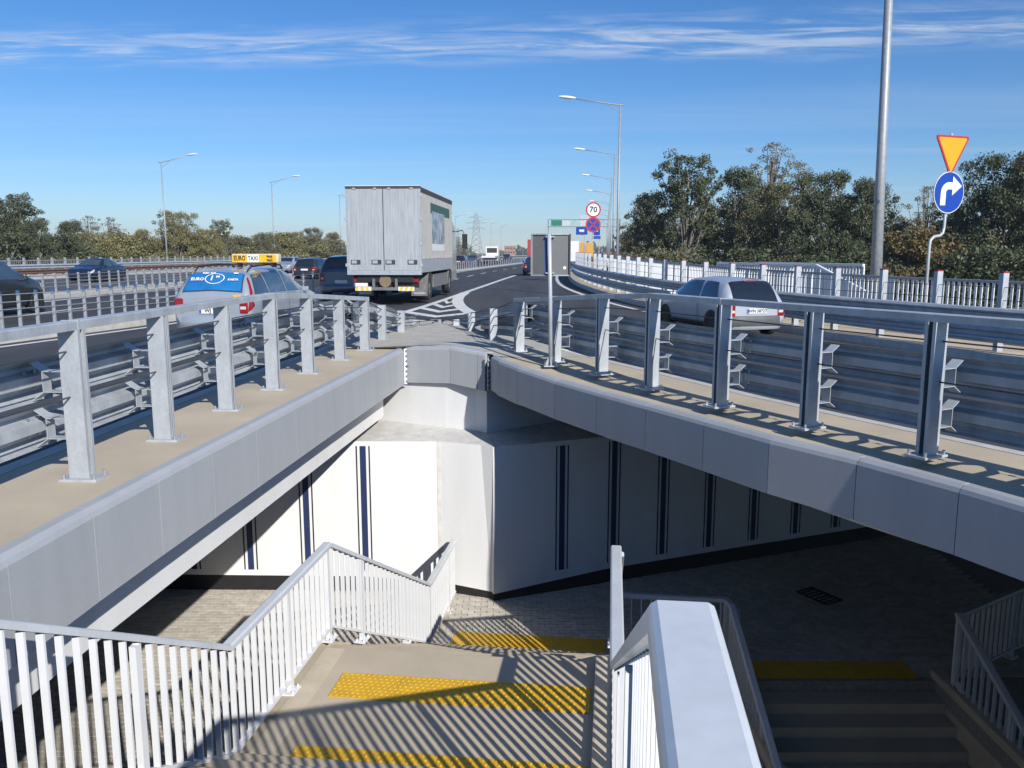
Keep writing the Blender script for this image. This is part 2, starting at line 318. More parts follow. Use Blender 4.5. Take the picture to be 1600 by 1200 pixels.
# ------------------------------------------------------------------ sidewalk right of the ramp
ysR = [-8, 0, 4, 8, 11, 13, 15, 17, 19, 21, 23, 25, 27, 29, 31, 33, 36, 40, 44, 50, 60, 75, 90, 115, 141, 180, 230, 300, 400]
SW = 2.9
mb = MB()
mb.grid([[(Rf(y)-.02, y, zr(Rf(y), y)-.1), (Rf(y), y, zr(Rf(y), y)+.14), (Rf(y)+.18, y, zr(Rf(y), y)+.145)] for y in ysR]); struct('ramp_kerb', mb, kerb_conc, 'pale kerb stones along the slip road')
mb = MB()
mb.grid([[(Rf(y)+.18, y, zr(Rf(y), y)+.141), (Rf(y)+SW, y, zr(Rf(y), y)+.15), (Rf(y)+SW+.02, y, zr(Rf(y), y)-.9)] for y in ysR]); struct('ramp_sidewalk', mb, beige, 'beige footway beside the slip road')
mb = MB(); mb.grid([[(Rf(y)+SW-.3, y, -.6), (Rf(y)+SW+6, y, -4.25)] for y in ysR if y > 13]); struct('right_embankment', mb, grass)
zw = lambda y: zr(Rf(y), y)+.145

# ------------------------------------------------------------------ the underpass: floor, bridges, abutment
mb = MB(); mb.bbox(-30, 3.0, 2.0, 18, -4.2, -4.0); mb.bbox(3.0, 5.65, 10.36, 18, -4.2, -4.003); mb.bbox(5.65, 16, 2.0, 18, -4.2, -4.0)
floor = struct('underpass_floor', mb, joint_m, 'paved floor of the pedestrian underpass')
# pavers: near lit ones as single pieces, the rest joined
pv = MB(); pv.bbox(-.096, .096, -.046, .046, -.012, .012); pvm = pv.mesh('paver', bevel=.008); pvm.materials.append(setts_m)
rest = MB(); cells = []
for j in range(0, 104):
    for i in range(-64, 80):
        x = i*.2+(.1 if j % 2 else 0); y = 6.0+j*.1
        if x > 2.8 and y < 10.5: continue
        if x > 8 or y > 13.5+max(0, x)*.42 or y < 6.1: continue
        if x < -11: continue
        cells.append((x, y))
def onlit(c):  # the patch the open stairwell shows to the left of the stairs, biggest first
    x, y = c; return -6.6 < x < -2.6 and y > 8.3
lit = sorted([c for c in cells if onlit(c)], key=lambda c: math.hypot(c[0]+3.4, (c[1]-9.6)*.8))[:300]; ls = set(lit)
for (x, y) in lit:
    put('paver', pvm, None, floor, (x, y, -3.998+random.uniform(-.003, .004)), (random.uniform(-.02, .02), random.uniform(-.02, .02), random.uniform(-.02, .02)))
for (x, y) in cells:
    if (x, y) in ls: continue
    rest.box((x, y, -4.0+random.uniform(-.003, .004)), (.19, .09, .024))
put('paver_field', rest.mesh('paver_field', fix=False), setts_m, floor, kind='stuff')
gr = thing('drain_grate', 'dark slotted drain grate in the shaded underpass floor', 'drain', (5.1, 13.1, -3.985), -1.05)
mb = MB()
for a in (-.24, .24): mb.bbox(-.3, .3, a*.75-.02, a*.75+.02, 0, .015)
for a in (-.3, .3): mb.bbox(a-.02, a+.02, -.2, .2, 0, .0145)
part('frame', mb, black, gr)
for k in range(6): mb = MB(); mb.bbox(-.245+k*.09, -.21+k*.09, -.16, .16, .001, .013); part('bar', mb, black, gr)

def bridge(name, label, edge, ys, dirn, zb_slab, fh, farx, setback, kerbf, ez=lambda y: 0.):
    """dirn +1: deck lies to the +x side of the edge"""
    b = thing(name, label, 'bridge', (edge(ys[0]), ys[0], 0))
    # slab
    inner = [(edge(y)+dirn*setback, y) for y in ys]; poly = inner+[(farx, ys[-1]), (farx, ys[0])]
    mb = MB(); mb.prism(poly, zb_slab, -.32 if dirn < 0 else -.62); wpart('slab', mb, white_wall, b)
    # cornice slab under the walkway that carries the fascia
    mb = MB(); mb.prism([(edge(y)+dirn*.1, y) for y in ys]+[(kerbf(y)+dirn*.0, y) for y in ys[::-1]], -.318 if dirn < 0 else -.618, -.21); wpart('cantilever_slab', mb, shelf_conc, b)
    mb = MB(); rows = []
    for y in ys: rows.append([(edge(y)+dirn*.1, y, ez(y)), (kerbf(y)-dirn*.18, y, .0)])
    rows2 = [[(p[0], p[1], -.208) for p in r_] for r_ in rows]
    mb.grid(rows); mb.grid(rows2); wpart('walkway', mb, beige, b)
    mb = MB(); mb.grid([[(kerbf(y)-dirn*.18, y, -.16), (kerbf(y)-dirn*.178, y, .004), (kerbf(y)-dirn*.01, y, .0), (kerbf(y), y, -.02), (kerbf(y)+dirn*.01, y, -.3)] for y in ys]); wpart('kerb', mb, kerb_conc, b)
    return b
def fascia(b, pts, dirn_out, h, m=grey_panel, gap=.0035, t=.12, ez=lambda y: 0.):
    """one panel per pair of plan points; outward side is to the RIGHT of the path if dirn_out>0"""
    for i in range(len(pts)-1):
        p, q = Vector((*pts[i], ez(pts[i][1]))), Vector((*pts[i+1], ez(pts[i+1][1]))); d = (q-p).normalized(); p = p+d*gap; q = q-d*gap
        o = dirn_out
        # profile (n,z), outward positive: chamfered upper lip
        prof = [(0, -h), (0, -.05), (-.014*o, -.015), (-.05*o, .012), (-t*o, .014), (-t*o, -h)]
        mb = MB(); mb.sweep([p, q], prof); wpart('fascia_panel', mb, m, b)
ysLb = [-6, -3, 0, 2, 3.3, 4.27, 5.1, 5.93, 6.9, 7.79, 8.9, 10.11, 11.3, 12.3, 13.4, 14.34]
LFf = lambda y: itp(LF, y); RFf = lambda y: itp(RF, y)
lb = bridge('left_bridge', 'road bridge over the underpass on the left, sunlit grey fascia and white slab edge', LFf, ysLb, -1, -1.18, .62, -34, .38, Kl)
fascia(lb, [(LFf(y), y) for y in [-6, -4, -2.2, -.4, .9, 2.1, 3.25, 4.35, 5.2, 6.05, 6.95, 7.9, 9.0, 10.3, 11.7, 13.1, 14.36]], 1, .62)
ysRb = [-6, -3, 0, 1.6, 3.3, 4.4, 5.31, 5.9, 6.72, 7.45, 8.29, 9.5, 10.73, 11.6, 12.45, 13.25]
rb = bridge('right_bridge', 'road bridge over the underpass on the right with shaded grey fascia', RFf, ysRb, 1, -1.15, .54, 21, 1.5, Kr, Rz)
fascia(rb, [(RFf(y), y) for y in [-6, -4, -2, -.2, 1.4, 2.9, 4.2, 5.25, 6.1, 6.95, 7.75, 8.6, 9.5, 10.4, 11.3, 12.2, 12.85, 13.27]], -1, .54, ez=Rz)

# nose deck between the two bridges
nose = thing('nose_deck', 'pale concrete nose between the two diverging roadways', 'deck', (-1.1, 15, 0))
ysn = [14.36, 14.75, 15.2, 15.8, 16.5, 17.3, 18, 18.7, 19.3, 19.7, 20.0, 20.3]
NF = [(-1.86, 14.36), (-1.04, 13.86), (-.57, 13.53), (-.44, 13.43)]          # nose front edge
bump = lambda x, y: .10*math.exp(-((x+1.08)/.75)**2-((y-14.1)/1.1)**2)
def nf_x(y): return itp([(13.43, -.44), (13.53, -.57), (13.86, -1.04), (14.36, -1.86)], y)
rows = []
for y in [13.2, 13.3, 13.43, 13.53, 13.7, 13.86, 14.1, 14.30]+ysn:
    a = (-.36 if y < 13.43 else nf_x(y)+.03) if y < 14.36 else Kl(y)+.15
    b = Kr(y)-.15
    if y < 13.4: a = -.3
    rows.append([(a+(b-a)*k/10, y+(.05 if y < 14.36 and k == 0 else 0), bump(a+(b-a)*k/10, y)+.001) for k in range(11)])
rows.append([(-2.3+1.0*k/10*.9, 20.72, -.0) for k in range(11)])
mb = MB(); mb.grid(rows); mb.grid([[(p[0], p[1], -.3) for p in r_] for r_ in rows]); wpart('slab', mb, nose_conc, nose, smooth=True)
mb = MB(); path = [(Kl(y)+.07, y, .0) for y in ysn]+[(-1.9, 20.75, 0)]+[(Kr(y)-.07, y, .0) for y in ysn[::-1]]
mb.sweep(path, [(-.08, -.25), (-.08, -.01), (-.06, .008), (.06, .008), (.08, -.01), (.08, -.25)]); wpart('kerb', mb, kerb_conc, nose)
def fascia_z(b, pts, h, t=.2):
    for i in range(len(pts)-1):
        p, q = Vector((*pts[i], bump(*pts[i]))), Vector((*pts[i+1], bump(*pts[i+1]))); d = (q-p).normalized(); p = p+d*.004; q = q-d*.004
        prof = [(0, -h), (0, -.05), (-.014, -.015), (-.05, .012), (-t, .014), (-t, -h)]
        mb = MB(); mb.sweep([p, q], prof); wpart('fascia_panel', mb, grey_panel, b)
fascia_z(nose, NF, .62)
def comb_joint(root, x, y, rz, h=.62, m=white_paint):
    mb = MB(); n = 14; P = []
    for k in range(n+1):
        z = .012-h*k/n; P.append((.0 if k % 2 else .045, z))
    base = [(-.012, .012), *[(a, b) for a, b in P], (-.012, .012-h)]
    Mx = Matrix.Translation((x, y, 0)) @ Matrix.Rotation(rz, 4, 'Z')
    v = [Mx @ Vector((a, -.012, b)) for a, b in base]+[Mx @ Vector((a, .012, b)) for a, b in base]; n2 = len(base)
    mb.add(v, [tuple(range(n2)), tuple(range(2*n2-1, n2-1, -1))]+[(i, (i+1) % n2, n2+(i+1) % n2, n2+i) for i in range(n2)])
    return wpart('expansion_comb', mb, m, root)
comb_joint(nose, -1.862, 14.31, .3); comb_joint(nose, -.385, 13.30, -1.25, .56, galv_dull)

# abutment: lower wall, shelf, back wall
ab = thing('abutment_wall', 'white underpass wall with navy stripes, black plinth and sloped ledge', 'wall', (-.4, 12.9, -4))
LW = [(-34, 13.9), (-7, 13.42), (-2.56, 13.32), (-1.17, 13.30), (-.50, 13.05), (-.30, 12.90)]
RWd = Vector((7.46+.30, 16.03-12.90)).normalized()
LW += [(-.30+RWd.x*k, 12.90+RWd.y*k) for k in (2.0, 5.0, 9.0, 20.0)]
BW = [(-34, 15.0), (-7, 14.6), (-2.40, 14.74), (-1.14, 14.02), (-.60, 13.76), (-.42, 13.62), (1.3, 14.95), (4.1, 16.1), (8, 17.7), (18, 21.8)]
def offs(poly, d):
    P = []
    for i, p in enumerate(poly):
        a = Vector(poly[max(i-1, 0)]); b = Vector(poly[min(i+1, len(poly)-1)]); t = (b-a).normalized(); P.append((p[0]+t.y*d, p[1]-t.x*d))
    return P
# facets: each length of wall its own panel with a visible joint
for i in range(len(LW)-1):
    p, q = LW[i], LW[i+1]
    zt = -1.40
    zq = lambda x: -3.72-.15*max(0., 1-abs(x+.4)/2.2)
    mb = MB(); P = [(p[0], p[1], zq(p[0])), (q[0], q[1], zq(q[0])), (q[0], q[1], zt), (p[0], p[1], zt)]
    bk = [(BW[i][0], BW[i][1], zt+.08), (BW[i+1][0], BW[i+1][1], zt+.08)]
    n = Vector((q[1]-p[1], -(q[0]-p[0]))).normalized()*.3
    if i == 4: mb.add([(p[0]+.165, p[1]-.05, zq(p[0])), (q[0], q[1], zq(q[0])), (q[0], q[1], zt), (p[0], p[1], zt)], [(0, 1, 2, 3)]); wpart('wall_chamfer', mb, white_wall, ab)
    elif i == 3: mb.add([(p[0], p[1], zq(p[0])), (q[0]+.165, q[1]-.05, zq(q[0])), (q[0], q[1], zt), (p[0], p[1], zt)], [(0, 1, 2, 3)]); wpart('wall_face', mb, white_wall, ab)
    else: mb.add(P, [(0, 1, 2, 3)]); wpart('wall_face', mb, white_wall, ab)
    mb = MB(); mb.add([(p[0], p[1], zt), (q[0], q[1], zt), bk[1], bk[0]], [(0, 1, 2, 3)]); wpart('ledge', mb, shelf_conc, ab)
    mb = MB(); a, b = BW[i], BW[i+1]
    mb.add([(a[0], a[1], zt+.08), (b[0], b[1], zt+.08), (b[0], b[1], -.5 if i < 5 else -.75), (a[0], a[1], -.5 if i < 6 else -.75)], [(0, 1, 2, 3)]); wpart('back_wall_face', mb, white_wall, ab)
mb = MB(); pl = offs(LW[:4]+[(LW[4][0]+.165, LW[4][1]-.05)]+LW[5:], -.015); mb.sweep([(x, y, 0) for x, y in pl], [(0, -4.05), (0, -3.72), (-.25, -3.72), (-.25, -4.05)]); wpart('plinth', mb, plinth_m, ab)
# joint groove strip at the bend
jp = Vector((-1.17, 13.30)); mb = MB(); mb.box((jp.x-.03, jp.y-.003, -2.56), (.06, .008, 2.32), -.01); wpart('joint_strip', mb, shelf_conc, ab)
def stripe(px, py, ang, z0, z1):
    n = (math.sin(ang), -math.cos(ang))
    s = thing('x', '', '') if False else None
    mb = MB(); mb.box((px+n[0]*.003, py+n[1]*.003, (z0+z1)/2), (.10, .006, z1-z0), ang); wpart('stripe', mb, stripe_b, ab)
    for sgn in (-1, 1):
        mb = MB(); o = sgn*.105; mb.box((px+n[0]*.003+math.cos(ang)*o, py+n[1]*.003+math.sin(ang)*o, (z0+z1)/2), (.022, .006, z1-z0), ang); wpart('stripe_line', mb, stripe_k, ab)
for x in (-2.45, -3.42, -4.39, -5.36, -6.33, -7.3, -8.3):
    yy = 13.32+(-2.56-x)*(.10/4.44) if x < -2.56 else 13.32-(x+2.56)*(.02/1.39); stripe(x, yy, -.0225 if x < -2.56 else -.0144, -3.62, -1.48)
for k in range(12):
    s_ = 1.22+k*.98; stripe(-.30+RWd.x*s_, 12.90+RWd.y*s_, math.atan2(RWd.y, RWd.x), -3.62, -1.48)
ra = thing('rear_abutment', 'white wall of the underpass below and behind the camera', 'wall', (0, 1.2, -4))
for x0, x1, y0, y1 in ((-34, -3.6, 1.2, 1.8), (6.0, 21, 1.2, 1.8), (.75, 6.0, .2, .8)):
    mb = MB(); mb.bbox(x0, x1, y0, y1, -4.1, -.33); wpart('wall_face', mb, white_wall, ra)
mb = MB(); mb.prism([(-2.95, -6), (-2.85, .95), (4.95, .95), (7.2, -6)], -.3, -.006); struct('upper_pavement', mb, beige, 'beige pavement at the head of the stairs')
# ------------------------------------------------------------------ stairs
U = Vector((.1186, .993, 0)); V = Vector((.993, -.1186, 0)); O = Vector((.11, 0, 0))
ANG = math.atan2(V.y, V.x)
def S(s, t, z=0.): return O+U*s+V*t+Vector((0, 0, z))
def sbox(mb, s0, s1, t0, t1, z0, z1):
    P = [S(a, b, c) for c in (z0, z1) for a, b in ((s0, t0), (s0, t1), (s1, t1), (s1, t0))]
    return mb.add(P, [(3, 2, 1, 0), (4, 5, 6, 7), (0, 1, 5, 4), (1, 2, 6, 5), (2, 3, 7, 6), (3, 0, 4, 7)])
st = thing('staircase', 'beige stairs going down into the underpass with yellow tactile bands', 'stairs', S(6.5, -1.5, -2.27))
ZL = -2.27; S1, S1e, S2, S2e = 1.2, 5.49, 7.58, 10.88
mb = MB(); sbox(mb, -6, S1, -3.35, .55, -.35, 0); wpart('top_landing', mb, beige, st)
rs = -ZL/14; td = (S1e-S1)/13
for k in range(13):
    mb = MB(); sbox(mb, S1+k*td, S1+(k+1)*td+.03, -3.02, .0, -(k+1)*rs-.32, -(k+1)*rs); wpart('step', mb, beige, st, bevel=.008)
mb = MB(); sbox(mb, S1e, S2, -3.08, .02, ZL-.30, ZL); wpart('landing', mb, beige, st, bevel=.01)
rs2 = (4+ZL)/11; td2 = (S2e-S2)/10
for k in range(10):
    s0 = S2+k*td2; tl = -3.05+.36*(k+.5)/10
    mb = MB(); sbox(mb, s0, s0+td2+.03, tl, .0, ZL-(k+1)*rs2-.3, ZL-(k+1)*rs2); wpart('step', mb, beige, st, bevel=.008)
# side kerbs (right) following the flights, and the pale gutter band (left)
def sloped(mb, pts, t0, t1, h, d=.5):
    rows = []
    for s_, z in pts: rows.append([S(s_, t0, z-d), S(s_, t0, z+h), S(s_, t1, z+h), S(s_, t1, z-d)])
    mb.grid([r_+[r_[0]] for r_ in rows]); n = len(rows)
    mb.add(rows[0], [(0, 1, 2, 3)]); mb.add(rows[-1], [(3, 2, 1, 0)]); return mb
mb = MB(); sloped(mb, [(S1-.1, 0), (S1e+.15, ZL), (S2-.05, ZL)], -.20, .10, .09); wpart('side_kerb', mb, beige_lt, st, bevel=.02)
mb = MB(); sloped(mb, [(S2-.05, ZL), (S2e+.1, -4)], -.20, .10, .09); wpart('side_kerb', mb, beige_lt, st, bevel=.02)
mb = MB(); sloped(mb, [(S2, ZL+.02), (S2e, -3.98)], -3.12, -2.98, .05); wpart('side_kerb', mb, beige_lt, st)
mb = MB(); sbox(mb, S1e+.02, S2-.03, -2.90, -2.70, ZL-.02, ZL+.004); wpart('gutter_band', mb, beige_lt, st)
# wall under the top landing and waist under the first flight
mb = MB(); sbox(mb, -.4, .6, -3.35, .55, -4.1, -.352); wpart('support_wall', mb, white_wall, st)
mb = MB(); sbox(mb, S1e+.3, S1e+.7, -2.6, -.3, -4.1, ZL-.302); wpart('support_pier', mb, white_wall, st)
def tactile(s0, s1, t0, t1, z, label):
    c = S((s0+s1)/2, (t0+t1)/2, z); th = thing('tactile_strip', label, 'tactile paving', c)
    n = max(1, round((t1-t0)/.6)); wd = (t1-t0)/n
    for i in range(n):
        mb = MB(); sbox(mb, s0, s1, t0+i*wd+.0015, t0+(i+1)*wd-.0015, z, z+.006); o = wpart('tile', mb, yellow, th)
        dm = MB(); ns = round((s1-s0)/.055); nt_ = round(wd/.055)
        for a in range(ns):
            for b in range(nt_):
                tt = t0+i*wd+(b+.5+(.25 if a % 2 else -.25))*wd/nt_; ss = s0+(a+.5)*(s1-s0)/ns; cc = S(ss, tt, z+.006)
                P = []; n6 = 6
                for r_, h_ in ((.0135, 0), (.009, .0055)):
                    for q in range(n6): P.append((cc.x+r_*math.cos(q*math.pi/3), cc.y+r_*math.sin(q*math.pi/3), cc.z+h_))
                dm.add(P, [(q, (q+1) % n6, n6+(q+1) % n6, n6+q) for q in range(n6)]+[tuple(range(n6, 2*n6))])
        L = Vector(th.location); dm.v = [(p[0]-L.x, p[1]-L.y, p[2]-L.z) for p in dm.v]
        put('studs', dm.mesh('studs', fix=False), yellow, o, kind='stuff')
tactile(5.47, 5.90, -2.56, -.23, ZL+.002, 'yellow studded band at the bottom edge of the picture, nearest on the stair landing')
tactile(6.65, 7.08, -2.56, -.23, ZL+.002, 'yellow studded band across the middle landing with railing shadows over its right half')
tactile(11.10, 11.60, -2.35, -.11, -3.985, 'yellow studded band at the foot of the stairs, half in shade')

# ------------------------------------------------------------------ white baluster railings
def baluster_mesh(h, w_=.016, t_=.04):
    mb = MB(); mb.bbox(-w_/2, w_/2, -t_/2, t_/2, 0, h); m = mb.mesh('baluster'); m.materials.append(white_paint); return m
def railing(name, label, base, h=1.0, spacing=.135, posts=None, rw=.09, rh=.05, low=.13, cat='railing', limit=300, bw=.015, bt=.042, plates=True, top_m=None, group=None, off=0.):
    """base: list of (x,y,z) foot points along the line."""
    base = [Vector(b) for b in base]; th = thing(name, label, cat, base[len(base)//2], group=group); L = Vector(th.location)
    hh = h
    up = [b+Vector((0, 0, hh)) for b in base]
    for i in range(len(up)-1):
        pr = [(-rw/2, -rh), (-rw/2, -.016), (-rw/2+.004, -.006), (-rw/2+.014, 0), (rw/2-.014, 0), (rw/2-.004, -.006), (rw/2, -.016), (rw/2, -rh)]
        full = MB(); full.sweep(up, pr); k = len(pr)
        mb = MB(); mb.v = full.v[i*k:(i+2)*k]; mb.f = [(j, k+j, k+(j+1) % k, (j+1) % k) for j in range(k)]
        if i == 0: mb.f.append(tuple(range(k)))
        if i == len(up)-2: mb.f.append(tuple(range(2*k-1, k-1, -1)))
        wpart('handrail', mb, top_m or rail_paint, th)
        lo = [b+Vector((0, 0, low)) for b in base]; full = MB(); pr2 = [(-.025, -.03), (-.025, 0), (.025, 0), (.025, -.03)]; full.sweep(lo, pr2)
        mb = MB(); mb.v = full.v[i*4:(i+2)*4]; mb.f = [(j, 4+j, 4+(j+1) % 4, (j+1) % 4) for j in range(4)]+[(0, 1, 2, 3), (7, 6, 5, 4)]; wpart('bottom_rail', mb, white_paint, th)
    bm_ = baluster_mesh(hh-rh-low-.002, bw, bt); cnt = 0; extra = MB(); bl = []
    for i in range(len(base)-1):
        a, b = base[i], base[i+1]; d = b-a; ln = Vector((d.x, d.y, 0)).length; n = max(1, int(round(ln/spacing)))
        for k in range(n):
            p = a+d*((k+.5)/n); bl.append((p+Vector((0, 0, low)), math.atan2(d.y, d.x)))
    bl.sort(key=lambda q: q[0].length)
    for p, a in bl:
        if cnt < limit: put('baluster', bm_, None, th, p-L, (0, 0, a)); cnt += 1
        else: extra.box((p.x, p.y, p.z+(hh-rh-low)/2), (bw, bt, hh-rh-low), a)
    if extra.v: wpart('baluster_row', extra, white_paint, th, kind='stuff')
    # posts
    if posts is None:
        posts = []
        for i in range(len(base)-1):
            ln = (base[i+1]-base[i]).length; n = max(1, int(round(ln/1.6)))
            posts += [base[i].lerp(base[i+1], k/n) for k in range(n)]
        posts.append(base[-1])
    dirs = [(base[i], base[i+1]) for i in range(len(base)-1)]
    pm = MB(); pm.bbox(-.03, .03, -.022, .022, 0, hh-rh+.001); pmm = pm.mesh('post'); pmm.materials.append(white_paint)
    pb = MB(); pb.bbox(-.09, .09, -.065, .065, -.004, .012); pbm = pb.mesh('base_plate', bevel=.003); pbm.materials.append(white_paint)
    bo = MB(); bo.cyl((0, 0, .02), .011, .03, n=6); bom = bo.mesh('bolt'); bom.materials.append(white_paint)
    for p in posts:
        p = Vector(p); best = min(dirs, key=lambda ab_: (p-ab_[0].lerp(ab_[1], .5)).length); d = best[1]-best[0]; a = math.atan2(d.y, d.x)
        o = put('post', pmm, None, th, p-L, (0, 0, a))
        if plates:
            put('base_plate', pbm, None, o)
            for sx in (-.065, .065):
                for sy in (-.042, .042): put('bolt', bom, None, o, (sx, sy, 0))
    return th
lt = -2.93; slope1 = -ZL/(S1e-S1); slope2 = (4+ZL)/(S2e-S2)
railing('stair_railing', 'white baluster railing down the left side of the stairs to the white wall',
        [S(.2, lt, .33+.15), S(1.27, lt, .08), S(5.55, lt, ZL), S(7.8, lt, ZL), S(11.0, -2.62, -4.0), S(12.85, -2.6, -4.0)], 1.02,
        posts=[S(1.3, lt, .03), S(2.9, lt, -.83), S(4.4, lt, -1.66), S(6.71, lt, ZL), S(7.75, lt, ZL), S(8.6, lt+.08, ZL-.42), S(10.0, lt+.21, ZL-1.15), S(11.0, -2.62, -4), S(12.3, -2.6, -4)])
railing('stair_railing', 'white baluster railing with the broad pale handrail closest to the camera',
        [S(-.6, .012, .08), S(1.27, .012, .08), S(5.62, -.02, ZL), S(8.05, -.02, ZL)], 1.02, rw=.108, rh=.058,
        posts=[S(-.2, .012, .08), S(1.1, .012, .08), S(2.6, -.02, -.68), S(4.2, -.02, -1.55), S(5.7, -.02, ZL), S(6.86, -.02, ZL), S(7.98, -.02, ZL)])
railing('stair_railing', 'shaded railing continuing from the stair foot towards the dark stairwell', [S(8.2, .02, ZL-.1), S(11.0, .04, -4), (2.92, 10.75, -4), (2.98, 10.4, -4)], 1.0)
# dark stairwell on the right
sw = thing('dark_stairwell', 'flight of steps going down in deep shade below the right bridge', 'stairs', (4.3, 10.3, -4))
for k in range(13):
    mb = MB(); y1 = 10.36-k*.30; mb.bbox(3.0, 5.65, y1-.31, y1, -4.0-(k+1)*.15-.25, -4.0-(k+1)*.15); wpart('step', mb, beige, sw)
for x0, x1 in ((2.82, 2.998), (5.652, 5.85)):
    mb = MB(); mb.bbox(x0, x1, 5.0, 10.5, -6.4, -3.9); wpart('side_wall', mb, beige_lt, sw, bevel=.03)
th = thing('tactile_strip', 'dim yellow studded band at the head of the dark stairwell', 'tactile paving', (4.3, 10.6, -3.985))
for k in range(4): mb = MB(); mb.bbox(3.14+k*.58, 3.14+(k+1)*.58-.004, 10.40, 10.86, -3.985, -3.978); wpart('tile', mb, yellow, th)
railing('stairwell_railing', 'grey-looking railing at the right edge of the dark stairwell turning along the floor', [(5.75, 6.4, -5.6), (5.75, 10.1, -3.92), (9.5, 12.6, -4.0)], 1.0)
railing('stairwell_railing', 'short railing on the left edge of the dark stairwell, beside the thick handrail', [(2.9, 7.4, -5.3), (2.9, 10.38, -3.92)], 1.0)

# ------------------------------------------------------------------ bridge barriers: posts, handrail, two W beams, brackets
def w_profile(side, t=.004):
    """(n,z) of a W beam, n measured away from the post; open curve turned into a thin closed strip"""
    z = [-.155, -.138, -.092, -.064, -.036, .036, .064, .092, .138, .155]; n = [.0, .050, .088, .080, .0, .0, .080, .088, .050, .0]
    a = [(side*k, q) for k, q in zip(n, z)]; b = [(side*(k+t), q) for k, q in zip(n, z)]
    return a+b[::-1]
def post_mesh(h, dp=.15, wd=.10, t=.007):
    """C section, web at +n side (local +X towards the road), open slot at -X"""
    mb = MB(); mb.bbox(dp/2-t, dp/2, -wd/2, wd/2, 0, h)
    for s in (-1, 1):
        mb.bbox(-dp/2, dp/2-t, s*wd/2-(t if s > 0 else 0), s*wd/2+(0 if s > 0 else t), 0, h)
        mb.bbox(-dp/2, -dp/2+t, (s*wd/2-.03 if s > 0 else s*wd/2+t), (s*wd/2-t if s > 0 else s*wd/2+.03), 0, h)
    m = mb.mesh('post', bevel=0); m.materials.append(galv); return m
def bracket_mesh():
    mb = MB(); t = .006; w_ = .05
    def plate(a, b):
        d = Vector((b[0]-a[0], 0, b[1]-a[1])); n = Vector((-d.z, 0, d.x)).normalized()*t/2
        A, B = Vector((a[0], 0, a[1])), Vector((b[0], 0, b[1])); P = []
        for y in (-w_, w_):
            for p in (A-n, A+n, B+n, B-n): P.append((p.x, y, p.z))
        mb.add(P, [(0, 1, 2, 3), (7, 6, 5, 4), (0, 4, 5, 1), (1, 5, 6, 2), (2, 6, 7, 3), (3, 7, 4, 0)])
    plate((.072, .075), (.215, .075)); plate((.072, -.075), (.215, -.075)); plate((.215, .078), (.215, -.078))
    plate((.212, .075), (.30, .135)); plate((.212, -.075), (.30, -.135)); plate((.075, .072), (.075, -.072))
    m = mb.mesh('bracket'); m.materials.append(galv); return m
BRK = bracket_mesh()
bo = MB(); bo.cyl((0, 0, 0), .014, .022, 'X', 6); BOLTX = bo.mesh('bolt'); BOLTX.materials.append(rimm)
bo = MB(); bo.cyl((0, 0, .03), .013, .05, 'Z', 6); BOLTZ = bo.mesh('bolt'); BOLTZ.materials.append(rimm)
bp_ = MB(); bp_.bbox(-.15, .13, -.10, .10, -.002, .018); BPL = bp_.mesh('base_plate', bevel=.003); BPL.materials.append(galv)
rfl = MB(); rfl.bbox(-.02, .02, -.035, .035, 0, .06); 
